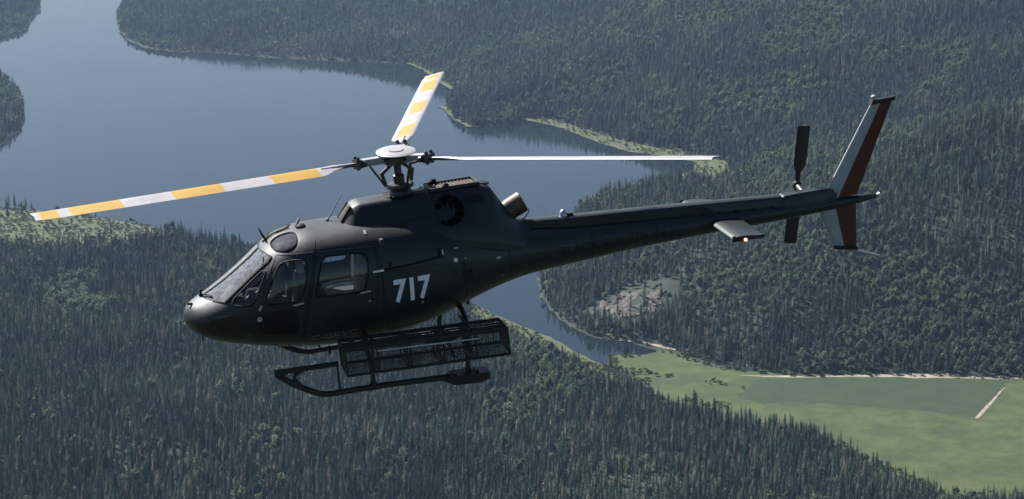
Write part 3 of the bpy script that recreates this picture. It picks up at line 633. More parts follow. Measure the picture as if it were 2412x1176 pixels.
# front intake slot, mast opening, top screen
for sg in (-1, 1): MB().box((2.478, sg * .155, 2.425), (.035, .10, .26), Matrix.Rotation(R_(38), 3, 'Y')).obj('front_intake', M_rubber, cowl)
MB().lathe([(.24, -.03), (.255, .012), (.245, .02), (.20, .012)], (3.32, 0, 2.562), n=28).obj('mast_opening', M_rubber, cowl)
MB().lathe([(.19, 0), (.16, .06), (.12, .10), (.10, .14)], (3.335, 0, 2.565), n=20).obj('mast_base', M_dsteel, cowl)
scn = MB()
for y in (-.205, .205): scn.box((4.09, y, 2.585), (.74, .035, .05))
for x in (3.735, 4.445): scn.box((x, 0, 2.585), (.05, .38, .05))
scn_o = scn.obj('intake_frame', M_paint, cowl)
MB().box((4.09, 0, 2.572), (.66, .375, .008)).obj('intake_screen', M_grille, scn_o)
for k in range(12): MB().box((3.80 + k * .052, 0, 2.584), (.012, .37, .014)).obj('screen_slat', M_grille, scn_o)
for x, y in ((3.86, .20), (3.97, -.21)): MB().lathe([(.05, 0), (.055, .03), (.03, .06)], (x, y, 2.60), n=12).obj('latch_knob', M_rubber, scn_o)
MB().lathe([(.13, 0), (.125, .02), (.08, .03), (0.01, .032)], (4.53, 0, 2.535), (0.18, 0, 1), n=20).obj('cap_fairing', M_paint, cowl)
rp = MB(); rp.box((3.60, -.02, 2.572), (.17, .34, .02)); rp.box((3.60, -.15, 2.59), (.18, .03, .03)); rp.obj('top_panel', M_dsteel, cowl)
# exhaust: open pipe cut square at its end
ax = Vector((.80, 0, .34)).normalized(); ex = MB()
c0 = Vector((4.80, 0, 2.02)); prof = [(.140, 0), (.156, .12), (.163, .24), (.161, .35), (.154, .355), (.147, .33), (.138, .12), (.09, .10)]
ex.lathe(prof, c0, ax, 26); exo = ex.obj('exhaust_pipe', M_exh, heli)
MB().lathe([(.155, .11), (.01, .10)], c0, ax, 20).obj('exhaust_core', M_rubber, exo)
MB().tube([(5.00, -.03, 1.88), (5.12, -.03, 1.90), (5.20, -.02, 1.98), (5.21, -.01, 2.04)], .014, 6).obj('drain_tube', M_steel, exo)
MB().lathe([(.16, 0), (.19, .02), (.20, .10), (.17, .14)], c0 - ax * .10, ax, 24).obj('exhaust_collar', M_black, exo)
# ---- tail boom
BM_ = np.array([(4.74,1.915,.995,.515),(5.0,1.83,1.045,.455),(5.3,1.775,1.075,.405),(5.7,1.72,1.10,.355),(6.7,1.645,1.165,.29),(8.0,1.56,1.205,.222),(9.1,1.485,1.22,.165),(10.0,1.425,1.255,.11),(10.55,1.40,1.30,.065),(10.69,1.375,1.325,.03)])
def boom_sec(x, n=40):
    zt, zb, w = [float(pchip(BM_[:,0], BM_[:,i], x)) for i in (1, 2, 3)]
    return [(x, w * math.cos(2*math.pi*j/n), (zt+zb)/2 + (zt-zb)/2 * math.sin(2*math.pi*j/n)) for j in range(n)]
bmm = MB(); bmm.loft([boom_sec(x) for x in np.linspace(4.74, 10.69, 70)]); boom = bmm.obj('tail_boom', M_paint, heli, 50)
boom_bvh = BVHTree.FromPolygons([Vector(v) for v in bmm.v], bmm.f)
for x in (4.745, 6.05, 7.3, 8.75, 9.25):
    MB().loft([[(x + d, y * 1.004, (z - 1.36) * 1.004 + 1.36) for _, y, z in boom_sec(x)] for d in (-.006, .006)], caps=False).obj('frame_seam', M_rubber, boom)
cv = MB(); CVX = [(4.98,1.895,1.70,.15),(5.4,1.862,1.66,.14),(6.2,1.812,1.60,.135),(7.5,1.728,1.50,.13),(9.12,1.615,1.40,.11)]
def cov(x, zt, zb, w): return [(x, w, zb), (x, w, zt - .05), (x, w * .8, zt - .015), (x, w * .45, zt), (x, -w * .45, zt), (x, -w * .8, zt - .015), (x, -w, zt - .05), (x, -w, zb)]
cv.loft([cov(*[float(np.interp(x, [c[0] for c in CVX], [c[i] for c in CVX])) if i else x for i in range(4)]) for x in np.linspace(4.98, 9.12, 24)]); cvo = cv.obj('drive_shaft_cover', M_paint, boom, 35)
for k in range(14): MB().box((5.3 + k * .28, -.145 + k * .001, float(np.interp(5.3 + k * .28, [5, 9], [1.725, 1.475]))), (.05, .02, .02)).obj('hinge', M_rubber, cvo)
MB().lathe([(.07, 0), (.06, .03), (.045, .075), (.01, .10)], (5.72, 0, 1.835), n=14).obj('beacon_lamp', M_steel, cvo)
MB().box((5.78, 0, 1.85), (.16, .09, .05)).obj('beacon_base', M_black, cvo)
gb = MB(); gb.loft([[(x, y * w, 1.36 + z) for y, z in ((1, 0), (1, .16 * k), (.7, .22 * k), (-.7, .22 * k), (-1, .16 * k), (-1, 0))] for x, w, k in ((9.10, .10, .92), (9.16, .135, 1.12), (9.55, .13, 1.15), (9.85, .10, 1.12), (10.05, .05, .9))]); gbo = gb.obj('tail_gearbox_fairing', M_paint, heli, 35)
MB().lathe([(.03, -.02), (.05, .02), (.02, .05)], (10.70, 0, 1.35), (1, 0, 0), 12).obj('tail_light', M_steel, boom)
# ---- fins
def fin(name, quad, th, mats, parent, split):
    """airfoil slab between root and tip; quad = root LE, root TE, tip LE, tip TE in side view; split = chord fraction of the colour change"""
    (a, b, c, d) = quad; front = MB(); back = MB()
    def pt(s, u): 
        l = (a[0]+(c[0]-a[0])*s, a[1]+(c[1]-a[1])*s); t = (b[0]+(d[0]-b[0])*s, b[1]+(d[1]-b[1])*s); return (l[0]+(t[0]-l[0])*u, l[1]+(t[1]-l[1])*u)
    def half(u, s): return th * (1 - .35 * s) * (math.sqrt(max(u, 0)) * (1 - u) * 1.9 + .06 * (1 - u) + .03)
    for m_, us in ((front, [0, .015, .05, .12, .22, split]), (back, [split, split + .15, .75, .9, 1.0])):
        us = sorted(set(min(1, u) for u in us if (u <= split if m_ is front else u >= split)))
        sec = []
        for s in (0, .33, .66, 1):
            L = [(pt(s, u)[0], -half(u, s), pt(s, u)[1]) for u in us]; Rr = [(pt(s, u)[0], half(u, s), pt(s, u)[1]) for u in us[::-1]]
            sec.append(L + Rr)
        m_.loft(sec)
    f = front.obj(name, mats[0], parent, 50); back.obj('rudder_panel', mats[1], f, 50); return f
fu = fin('upper_fin', ((9.80,1.45),(10.36,1.42),(10.70,2.83),(11.045,2.84)), .075, (M_grey, M_red), heli, .42)
fl_ = fin('lower_fin', ((9.70,1.33),(10.34,1.33),(9.93,0.66),(10.30,0.60)), .065, (M_grey, M_red), heli, .43)
fl_['label'] = 'short lower tail fin with dark red rear half'; fu['label'] = 'tall swept upper tail fin, grey front and dark red rear'
cp = MB(); cp.loft([[(10.665+dx, -w, 2.79+dz), (11.06+dx*.6, -w*.6, 2.80+dz), (11.06+dx*.6, w*.6, 2.80+dz), (10.665+dx, w, 2.79+dz)] for dx, dz, w in ((0, 0, .062), (.015, .035, .062), (.03, .06, .045))]); cp.obj('fin_cap', M_black, fu)
MB().lathe([(.022, 0), (.035, .03), (.035, .07), (.01, .09)], (10.735, 0, 2.84), n=12).obj('fin_light', M_white, fu)
cp = MB(); cp.loft([[(9.915, -w, .66+dz), (10.30, -w, .59+dz), (10.30, w, .59+dz), (9.915, w, .66+dz)] for dz, w in ((.02, .05), (-.03, .05), (-.045, .03))]); cp.obj('fin_cap', M_black, fl_)
MB().tube([(10.12, 0, .585), (10.30, 0, .53), (10.66, 0, .385)],   .022, 6).obj('tail_skid', M_white, fl_)
# ---- stabilisers
for sg in (-1, 1):
    st = MB(); sec = []
    for y in (.05, .65, 1.20, 1.262):
        k = 1 if y < 1.25 else .94; L = []
        for u, t in ((0, 0), (.03, .018), (.12, .034), (.35, .04), (.7, .022), (1, .002), (.7, -.022), (.35, -.04), (.12, -.034), (.03, -.018)):
            L.append((7.915 + .475 * u * k, sg * y, 1.405 - .006 * y + t * k))
        sec.append(L)
    so = st.loft(sec).obj('stabiliser', M_paint, heli, 60)
    ep = MB(); ep.box((8.15, sg * 1.268, 1.385), (.50, .012, .05)); ep.box((7.935, sg * 1.262, 1.42), (.05, .012, .05)); ep.obj('end_plate', M_black, so)
    lm, nt, b = new_mat('navigation_lamp'); b.inputs['Base Color'].default_value = (.9, .25, .18, 1) if sg < 0 else (.1, .5, .2, 1)
    b.inputs['Emission Color'].default_value = (1, .33, .22, 1) if sg < 0 else (.2, 1, .4, 1); b.inputs['Emission Strength'].default_value = 2.5; b.inputs['Roughness'].default_value = .2
    MB().lathe([(.022, 0), (.024, .02), (.012, .045)], (8.10, sg * 1.272, 1.375), (0, sg, 0), 12).obj('navigation_light', lm, so)
# ---- tail rotor on the starboard side
tr_ = MB(); C_t = Vector((9.56, .42, 1.61)); tr_.tube([(9.56, .0, 1.50), (9.56, .47, 1.61)], [.06, .045], 12); tr_.lathe([(.06, -.03), (.075, 0), (.06, .05)], C_t, (0, 1, 0), 16); tro = tr_.obj('tail_rotor', M_dsteel, heli)
for sg in (-1, 1):
    d = Vector((math.sin(.19), 0, math.cos(.19))) * sg; ch = Vector((0, 1, 0)).cross(d).normalized(); nn = Vector((0, 1, 0)); bl = MB(); sec = []
    for r, w, off in ((.06, .035, 0), (.20, .05, 0), (.30, .10, .01), (.38, .105, .015), (.90, .105, .015), (.928, .09, .015)):
        c = C_t + d * r; tw = ch * math.cos(.18) + nn * math.sin(.18) * sg; up = d.cross(tw).normalized()
        sec.append([c + tw * (w + off) + up * .0, c + tw * w * .5 + up * .013, c - tw * w * .5 + up * .011, c - tw * w, c - tw * w * .5 - up * .011, c + tw * w * .5 - up * .013])
    bl.loft(sec).obj('tail_rotor_blade', M_black, tro)
    MB().tube([C_t + d * .17 + ch * .05 + Vector((0, .02, 0)), C_t + ch * .09 + Vector((0, .10, 0))], .012, 6).obj('pitch_link', M_steel, tro)
# ---- main rotor
HUB = Vector((3.335, 0, 3.10)); rot = MB()
rot.lathe([(.055, -.50), (.055, -.10), (.075, -.08), (.075, .02)], HUB, n=18); rot.lathe([(.16, -.085), (.20, -.06), (.20, .03), (.13, .06)], HUB, n=24)
roto = rot.obj('main_rotor', M_dsteel, heli)
cap = MB(); cap.lathe([(.05, .055), (.27, .085), (.290, .100), (.27, .110), (.12, .122), (.115, .134), (.02, .136)], HUB, (.04, -.10, 1), n=40); cap.obj('hub_cap', M_white, roto)
sw = MB(); sw.lathe([(.10, 0), (.20, .005), (.215, .03), (.20, .055), (.09, .06)], HUB + Vector((0, 0, -.44)), n=24); sw.lathe([(.08, 0), (.085, .12), (.06, .14)], HUB + Vector((0, 0, -.38)), n=16); swo = sw.obj('swashplate', M_dsteel, roto)
for a in (0.35, 2.9):
    e = Vector((math.cos(a), math.sin(a), 0)); MB().tube([HUB + e * .09 + Vector((0, 0, -.10)), HUB + e * .24 + Vector((0, 0, -.22)), HUB + e * .20 + Vector((0, 0, -.38))], [.028, .035, .028], 8).obj('scissor_link', M_dsteel, roto)
CONE, AZ0 = R_(2.45), 3.349360
for k in range(3):
    t = AZ0 + k * 2 * math.pi / 3; e0 = Vector((math.cos(t), math.sin(t), 0)); er = (e0 * math.cos(CONE) + Vector((0, 0, math.sin(CONE)))).normalized()
    le = Vector((math.sin(t), -math.cos(t), 0)); nup = er.cross(le).normalized(); nup = nup if nup.z > 0 else -nup
    O_ = HUB.copy()
    arm = MB()
    Mx = Matrix((er, le, nup)).transposed()
    for dz in (-.040, .040): arm.box(O_ + er * .38 + nup * dz, (.50, .13, .022), Mx)
    arm.box(O_ + er * .36, (.30, .075, .05), Mx); arm.obj('hub_arm', M_white, roto)
    clp = MB(); clp.box(O_ + er * .60, (.10, .17, .12), Mx)
    for s in (-1, 1): clp.lathe([(.030, -.085), (.030, .085), (.018, .105)], O_ + er * .61 + le * s * .055, nup, 10); clp.lathe([(.045, -.02), (.045, .02)], O_ + er * .53 + le * s * .10, er, 10)
    clp.obj('blade_clamp', M_dsteel, roto)
    # pitch horn and pitch link
    hp = O_ + er * .40 + le * .17 + nup * -.03; ph = MB(); ph.box(O_ + er * .44 + le * .10 - nup * .03, (.05, .18, .03), Mx); ph.obj('pitch_horn', M_dsteel, roto)
    lo = HUB + e0 * .19 + le * .08 + Vector((0, 0, -.41)); MB().tube([hp, lo], .016, 8).obj('pitch_link', M_dsteel, roto)
    # blade: airfoil stations
    pit = R_(9.0); bl = MB(); prof = [(0, 0), (.03, .030), (.13, .052), (.28, .055), (.52, .038), (.80, .014), (1, .002), (.80, -.010), (.52, -.026), (.28, -.040), (.13, -.038), (.03, -.022)]
    edges = [.58, .80, 1.00, 1.12, 1.22, 1.32, 1.93, 2.65, 3.37, 4.09, 4.81, 4.97, 5.22, 5.30, 5.345]; sec = []
    for r in edges:
        f = min(1, max(0, (r - .80) / .46)); f = f*f*(3-2*f); c = .085 + (.35 - .085) * f; th = .05 * (1 - f) / .105 + f
        tw = pit * (1 - .35 * (r / 5.345)); cv_ = le * math.cos(tw) + nup * math.sin(tw); up = er.cross(cv_); up = up if up.dot(nup) > 0 else -up
        tip = 1.0 if r < 5.22 else (.93 if r < 5.31 else .80); sag = O_ + er * r + nup * (-.012 * f)
        row = []
        for u, z in prof:
            uu = u * tip; row.append(sag + cv_ * (c * (.28 if f > .5 else .28 + .22 * (1 - f)) - c * uu) + up * (z * c * (1.0 + 2.2 * (1 - f))) - er * (.09 * u if r > 5.33 else 0))
        sec.append(row)
    n = len(prof); base = len(bl.v)
    bl.loft(sec)
    for fi in range(len(edges) - 1):
        r0 = edges[fi]; yel = r0 in (1.22, 1.32, 2.65, 4.09, 4.97)
        for j in range(n):
            if yel and j in ((1, 2, 3, 4, 5, 6, 7, 8, 9), (), (2, 3, 4))[k]: bl.m[fi * n + j] = 1
    bo = bl.obj('rotor_blade', [M_white, M_yellow], roto, 45)
    bo['label'] = ('yellow and white striped blade pointing forward past the nose', 'blade pointing aft over the boom, seen almost edge-on', 'yellow and white blade pointing away over the far shore')[k]
    bc = MB(); bc.box(O_ + er * .88 - nup * .008, (.56, .062, .046), Mx); bc.obj('blade_root', M_dsteel, bo)
# ---- skids
def skid(y, parent, full):
    s_ = MB(); P_ = [(1.075, y, .525), (1.15, y, .455), (1.30, y, .33), (1.50, y, .20), (1.66, y, .115), (1.80, y, .085), (2.05, y, .085), (2.6, y, .075), (3.4, y, .035), (4.10, y, .0)]
    s_.tube(P_, .045, 12); o = s_.obj('skid', M_frame, parent)
    b_ = MB(); b_.box((1.52, y, .525), (.92, .11, .045), Matrix.Rotation(R_(1.6), 3, 'Y')); b_.box((1.50, y - .045 * (1 if y < 0 else -1), .548), (.80, .012, .02), Matrix.Rotation(R_(1.6), 3, 'Y'))
    b_.tube([(1.96, y, .52), (1.955, y, .08)], .016, 6); b_.tube([(1.50, y, .515), (1.36, y, .46), (1.33, y, .40), (1.40, y, .30)], .030, 6)
    b_.box((1.17, y, .505), (.16, .08, .04)); b_.obj('boarding_step', M_frame, o)
    p_ = MB(); p_.loft([[(x, y - w, z0), (x, y + w, z0), (x, y + w, z1), (x, y - w, z1)] for x, w, z0, z1 in ((3.45, .06, -.01, .03), (3.60, .15, -.07, .07), (4.00, .15, -.09, .055), (4.12, .12, -.06, .04))])
    for x in (3.62, 3.78, 3.94): p_.box((x, y, .075), (.05, .20, .03))
    p_.obj('bear_paw', M_black, o); MB().tube([(4.10, y, .01), (4.42, y, -.01)], .009, 6).obj('whip_antenna', M_steel, o); return o
skid(-1.09, heli, True); skid(1.09, heli, True)
for nm, x0, x1, zs, hy, hz in (('front', 2.44, 2.44, .08, .70, .64), ('rear', 3.83, 3.95, .02, .50, .80)):
    ct = MB(); half = [(x0, 1.09, zs), (x0 + .01, 1.07, zs + .20), (x0 + (x1-x0) * .4, 1.00, zs + .42), (x0 + (x1-x0) * .8, .84, hz - .06), (x1, hy, hz), (x1, hy * .5, hz + .02)]
    ct.tube([(a, -b, c) for a, b, c in half] + [(x1, 0, hz + .02)] + [(a, b, c) for a, b, c in half[::-1]], .038, 10)
    for y in (-1.09, 1.09): ct.lathe([(.055, -.06), (.052, .06)], (x0, y, zs), (1, 0, 0), 12); ct.lathe([(.05, 0), (.045, .10)], (x0, y, zs), n=10)
    ct.obj('cross_tube', M_frame, heli)
for sg in (-1, 1): MB().tube([(3.60, sg * .62, .62), (3.66, sg * 1.05, .30)], .022, 8).obj('strut', M_frame, heli)
# ---- cargo basket on the port side
bk = MB(); YO, YI = -1.62, -1.02
def bz(x, z): return z - .037 * (x - 2.03)
def rail(y, z, x0=2.03, x1=4.37, r=.017): bk.tube([(x0, y, bz(x0, z)), (x1, y, bz(x1, z))], r, 6)
for y in (YO, YI): rail(y, .475, r=.022); rail(y, .845 if y == YO else .82, r=.022)
bays = [2.03, 2.42, 2.49, 2.90, 2.955, 3.37, 3.43, 3.82, 3.89, 4.37]
for x in bays:
    for y in (YO, YI): bk.tube([(x, y, bz(x, .475)), (x, y, bz(x, .845))], .012, 6)
    bk.tube([(x, YO, bz(x, .475)), (x, YI, bz(x, .475))], .014, 6)
bko = bk.obj('cargo_basket', M_frame, heli); bko['label'] = 'black wire mesh cargo basket above the near skid'
ld = MB()
for y in (-1.62, -1.52, -1.42, -1.30, -1.17, -1.05): ld.tube([(2.03, y, bz(2.03, .862 - .03 * (y + 1.62))), (4.37, y, bz(4.37, .862 - .03 * (y + 1.62)))], .014, 6)
for x in bays: ld.tube([(x, YO, bz(x, .862)), (x, -1.03, bz(x, .845))], .013, 6)
ld.obj('lid_frame', M_frame, bko)
def wires(y0, z0, y1, z1, x0, x1, sp=.020, r=.0027):
    w = MB(); L = math.hypot(y1-y0, z1-z0); n = int((x1-x0)/sp)
    for i in range(n + 1):
        x = x0 + (x1-x0) * i / n; w.tube([(x, y0, bz(x, z0)), (x, y1, bz(x, z1))], r, 3, caps=False)
    m_ = max(1, int(L / sp))
    for i in range(1, m_):
        a = i / m_; w.tube([(x0, y0+(y1-y0)*a, bz(x0, z0+(z1-z0)*a)), (x1, y0+(y1-y0)*a, bz(x1, z0+(z1-z0)*a))], r, 3, caps=False)
    return w
for nm, y0, z0, y1, z1 in (('side_mesh', YO, .475, YO, .845), ('side_mesh', YI, .475, YI, .82), ('floor_mesh', YO, .475, YI, .475)):
    tag(wires(y0, z0, y1, z1, 2.03, 4.37, .021 if y1 == YO else .035, .0044 if y1 == YO else .002).obj(nm, M_frame, bko, 0), kind='stuff')
em = MB()
for x in (2.03, 4.37):
    for i in range(1, 25): y = YO + (YI-YO) * i / 25; em.tube([(x, y, bz(x, .475)), (x, y, bz(x, .84))], .0027, 3, caps=False)
    for i in range(1, 15): z = .475 + .37 * i / 15; em.tube([(x, YO, bz(x, z)), (x, YI, bz(x, z))], .0027, 3, caps=False)
tag(em.obj('end_mesh', M_frame, bko, 0), kind='stuff')
MB().tube([(2.49, YO - .025, .775), (3.95, YO - .025, .70)], .012, 8).obj('prop_rod', M_steel, bko)
for x in (2.46, 3.86): MB().tube([(x, -1.04, bz(x, .82)), (x, -.86, .80), (x, -.70, .78)], .022, 6).obj('hanger_arm', M_frame, bko); MB().tube([(x, -1.04, bz(x, .47)), (x - .02, -.72, .64)], .018, 6).obj('hanger_strut', M_frame, bko)
# ---- lettering
def letters(name, text, org, height, dirx, bvh, sg, mat, parent, off, fat=0.0, slant=0.0, squash=1.0):
    cu = bpy.data.curves.new(name, 'FONT'); cu.body = text; cu.size = 1.0; cu.offset = fat; cu.resolution_u = 3
    o = bpy.data.objects.new(name, cu); col.objects.link(o); bpy.context.view_layer.update()
    me = bpy.data.meshes.new_from_object(o); bpy.data.objects.remove(o)
    b = bmesh.new(); b.from_mesh(me); bmesh.ops.remove_doubles(b, verts=b.verts, dist=1e-4); bmesh.ops.triangulate(b, faces=b.faces[:])
    for _ in range(3): bmesh.ops.subdivide_edges(b, edges=[e for e in b.edges if e.calc_length() > .16], cuts=1); bmesh.ops.triangulate(b, faces=b.faces[:])
    hh = height / 0.70; ca, sa = math.cos(dirx), math.sin(dirx)
    for v in b.verts:
        x, y = v.co.x * hh * squash + v.co.y * slant * hh, v.co.y * hh; X = org[0] + x * ca - y * sa; Zz = org[1] + x * sa + y * ca
        h = bvh.ray_cast(Vector((X, sg * 3, Zz)), Vector((0, -sg, 0)))
        v.co = h[0] + (h[1] * off if h[1].y * sg > 0 else -h[1] * off) if h[0] is not None else Vector((X, 0, Zz))
    b.to_mesh(me); b.free(); return link_mesh(name, me, mat, parent, 0)
letters('number', '717', (2.915, 1.222), .315, R_(-1.6), hull_bvh, -1, M_letter, fus, .009, .034, 0.02, .80)
letters('registration', 'C-GKVC', (1.66, .825), .085, R_(0.0), hull_bvh, -1, M_dim, fus, .006, .0, .25, 1.5)
letters('boom_name', 'BLACK SCORPION', (5.53, 1.335), .125, R_(0.6), boom_bvh, -1, M_gloss, boom, .004, .01, 0.0, 1.12)
# scorpion-like emblem of dark tail segments on the cowling
em = MB()
def seg(poly): V, F = drape(poly, -1, cowl_bvh, .006); em.add(V, F)
ec = (3.915, 2.300); er_, ew = .185, .055
for a0, a1, w in ((62, 92, .050), (28, 58, .056), (-6, 25, .060), (-38, -9, .062), (-70, -41, .058), (-102, -73, .050), (-130, -106, .030)):
    A = [R_(a0 + (a1 - a0) * k / 5) for k in range(6)]
    seg([(ec[0] + (er_ + w) * math.cos(a) * 1.02, ec[1] + (er_ + w) * .88 * math.sin(a)) for a in A] + [(ec[0] + (er_ - w) * math.cos(a) * 1.02, ec[1] + (er_ - w) * .88 * math.sin(a)) for a in A[::-1]])
seg(chaikin([(3.735,2.345),(3.74,2.385),(3.80,2.425),(3.84,2.40),(3.86,2.35),(3.80,2.34)])); seg(chaikin([(3.79,2.44),(3.86,2.485),(3.915,2.46),(3.925,2.38),(3.895,2.345),(3.875,2.40)])); seg(chaikin([(3.94,2.45),(3.985,2.41),(4.01,2.33),(3.995,2.295),(3.96,2.35)]))
em.obj('emblem', M_panel, cowl, 0)
for sg in (-1, 1):
    vt = MB(); vt.add(*drape(chaikin([(4.19,2.345),(4.46,2.330),(4.50,2.36),(4.44,2.43),(4.24,2.435),(4.185,2.40)]), sg, cowl_bvh, .006)); vt.obj('side_vent', M_rubber, cowl, 0)
# ---- small fittings on the skin
def on(x, z, sg=-1, bvh=None): h = (bvh or hull_bvh).ray_cast(Vector((x, sg * 3, z)), Vector((0, -sg, 0))); return h[0], (h[1] if h[1].y * sg > 0 else -h[1])
for nm, x, z, r, mt in (('fuel_cap', 3.897, 1.637, .034, M_steel), ('step_light', .99, 1.274, .036, M_steel), ('vent_ring', .805, 1.045, .04, M_dsteel), ('rivet', 3.33, 1.135, .020, M_steel), ('rivet', 2.56, 1.30, .015, M_steel), ('rivet', 4.05, 1.63, .012, M_steel)):
    p, n_ = on(x, z); MB().lathe([(r, 0), (r, .008), (r * .6, .010), (r * .55, .004), (r * .05, .004)], p, n_, 16).obj(nm, mt, fus)
def plate(nm, x, z, w, h_, mt, parent=None, sg=-1, tilt=0.0, th=.012):
    p, n_ = on(x, z, sg); u = Vector((math.cos(tilt), 0, math.sin(tilt))); u = (u - n_ * u.dot(n_)).normalized(); v = n_.cross(u)
    MB().box(p, (w, h_, th), Matrix((u, v, n_)).transposed()).obj(nm, mt, parent or fus)
plate('placard', 4.568, 1.517, .075, .035, M_white, tilt=.1); plate('placard', 4.60, 1.235, .06, .02, M_dim, tilt=.3); plate('vent_door', 4.06, 1.37, .14, .17, M_gloss); plate('placard', 2.665, 2.222, .035, .09, M_white)
plate('placard', 3.71, 1.79, .035, .07, M_steel); plate('placard', 3.93, 1.80, .07, .02, M_white, tilt=.1)
for x, z, t in ((2.52, 1.445, .06), (1.56, 1.425, .08)): plate('door_handle', x, z, .15, .022, M_steel, tilt=t, th=.03)
plate('hinge', 1.02, 1.435, .03, .085, M_steel, tilt=-.6)
for sg in (-1, 1): MB().tube(on_hull([(2.66,1.708),(2.95,1.712),(3.30,1.722),(3.72,1.738)], sg, .005), .020, 6).obj('door_rail', M_rubber, fus)
plate('rail_end', 2.74, 1.712, .16, .028, M_steel, th=.05); plate('rail_bracket', 2.93, 1.76, .05, .10, M_rubber, th=.04); plate('rail_bracket', 3.68, 1.80, .05, .13, M_rubber, th=.04)
for pts in ([(2.755,2.10),(2.80,1.74)], [(2.785,1.68),(2.77,1.30),(2.68,0.72)], [(4.02,1.60),(4.02,1.05)], [(1.90,2.13),(1.94,2.22)], [(2.80,0.78),(3.42,0.79)]):
    for sg in (-1, 1): MB().tube(on_hull(pts, sg), .006, 5).obj('panel_seam', M_rubber, fus)
# roof fittings: wire cutter, blade antennas, whip
def roof(x, y): return hull_bvh.ray_cast(Vector((x, y, 4)), Vector((0, 0, -1)))[0]
wc = MB(); p = roof(1.31, .05); wc.tube([p, p + Vector((-.05, 0, .09)), p + Vector((-.085, 0, .19))], [.020, .016, .008], 6); wc.obj('wire_cutter', M_rubber, fus)
p = roof(1.76, .05); ba = MB(); ba.tube([p, p + Vector((.05, 0, .09)), p + Vector((.07, 0, .12))], [.030, .022, .010], 6); ba.obj('blade_antenna', M_grey, fus)
p = roof(1.82, -.06); MB().lathe([(.075, -.01), (.07, .025), (.04, .05), (.01, .055)], p, n=16).obj('beacon_base', M_rubber, fus)
wh = MB(); p = roof(2.22, .05); wh.tube([p, p + Vector((.26, 0, .36))], [.014, .006], 6); wh.lathe([(.035, -.01), (.03, .02), (.015, .035)], p, n=12); wh.obj('whip_antenna', M_grey, fus)
p = roof(1.42, .10); wr = MB(); wr.tube([roof(1.25, .06) + Vector((0, 0, .02)), roof(1.42, .06) + Vector((0, 0, .025)), roof(1.66, .06) + Vector((0, 0, .02))], .014, 6); wr.obj('cable_deflector', M_rubber, fus)
p = roof(.27, -.02); wp = MB(); wp.tube([p + Vector((-.02, 0, 0)), p + Vector((0, 0, .08))], [.025, .012], 6); wp.tube([p + Vector((0, 0, .02)), roof(.34, -.17) + Vector((0, 0, .03)), roof(.40, -.30) + Vector((0, 0, .02))], .013, 6); wp.lathe([(.025, 0), (.03, .02), (.01, .04)], p + Vector((0, 0, .07)), n=8); wp.obj('windshield_wiper', M_rubber, fus)
MB().tube([roof(.12, -.10), roof(.10, -.12) + Vector((-.05, 0, .03))], .018, 6).obj('pitot_tube', M_rubber, fus)
MB().tube([(.20, -.05, .955), (.19, -.05, .87)], [.014, .010], 6).obj('belly_probe', M_rubber, fus)
MB().tube([(1.95, -.45, .60), (1.94, -.50, .48)], [.02, .012], 6).obj('belly_antenna', M_rubber, fus)
MB().tube([(4.10, -.1, .84), (4.12, -.1, .76)], [.03, .02], 6).obj('belly_antenna', M_rubber, fus)
# ---- cabin
cb = MB(); cb.box((2.00, 0, .82), (1.7, 1.25, .05)); cb.box((2.86, 0, 1.45), (.05, 1.55, 1.35)); cb.box((1.60, 0, 1.02), (.10, 1.2, .40))
cb.obj('cabin_floor', M_cabin, fus)
ip = MB(); ip.loft([[(x, -w, 1.10), (x, w, 1.10), (x, w * .9, z), (x, -w * .9, z)] for x, w, z in ((.55, .40, 1.36), (.70, .50, 1.50), (.84, .48, 1.48))]); ip.box((.95, 0, 1.04), (.40, .22, .30)); ip.obj('instrument_panel', M_cabin, fus)
def seat(x, y, back=1.0):
    s_ = MB()
    s_.loft([[(x + a, y - w, z), (x + a, y + w, z), (x + a, y + w * .95, z + .12), (x + a, y - w * .95, z + .12)] for a, w, z in ((-.22, .20, 1.09), (-.15, .23, 1.08), (.18, .23, 1.06))])
    s_.loft([[(x + a, y - w, z), (x + a, y + w, z), (x + a + .11, y + w * .96, z + .02), (x + a + .11, y - w * .96, z + .02)] for a, w, z in ((.12, .22, 1.14), (.17, .235, 1.35), (.22, .23, 1.62), (.245, .19, 1.74))])
    s_.box((x + .0, y, .96), (.34, .36, .24)); o = s_.obj('seat', M_seat, fus)
    MB().box((x + .31, y, 1.83), (.09, .24, .15)).obj('headrest', M_seat2, o); return o
seat(1.38, -.40); seat(1.38, .40)
rb = MB(); rb.box((2.32, 0, 1.16), (.48, 1.30, .14)); rb.box((2.62, 0, 1.50), (.12, 1.30, .62), Matrix.Rotation(R_(10), 3, 'Y')); rbo = rb.obj('rear_bench', M_seat, fus)
for z, x in ((1.50, 2.16), (1.54, 2.12), (1.58, 2.14)): MB().tube([(x - .18, -.62, z - .01), (x, -.64, z + .02), (x + .25, -.64, z + .01), (x + .42, -.60, z - .02)], .014, 6).obj('bench_piping', M_seat2, rbo)
MB().box((2.20, -.66, 1.985), (.40, .03, .045), Matrix.Rotation(R_(4), 3, 'Y')).obj('pale_edge_strip', M_seat2, fus)  # no lamp: pale strip added for the bright edge of the far window
for y in (-.52, -.30): MB().tube([(2.56, y, 1.98), (2.50, y, 1.75), (2.44, y, 1.30)], .018, 5, flat=.4).obj('seat_belt', M_seat2, rbo)
cl_ = MB(); cl_.tube([(1.05, .30, .84), (.98, .30, 1.05), (1.02, .30, 1.18)], .018, 8); cl_.lathe([(.02, 0), (.028, .06), (.02, .12)], (1.02, .30, 1.17), n=10); cl_.obj('control_stick', M_rubber, fus)
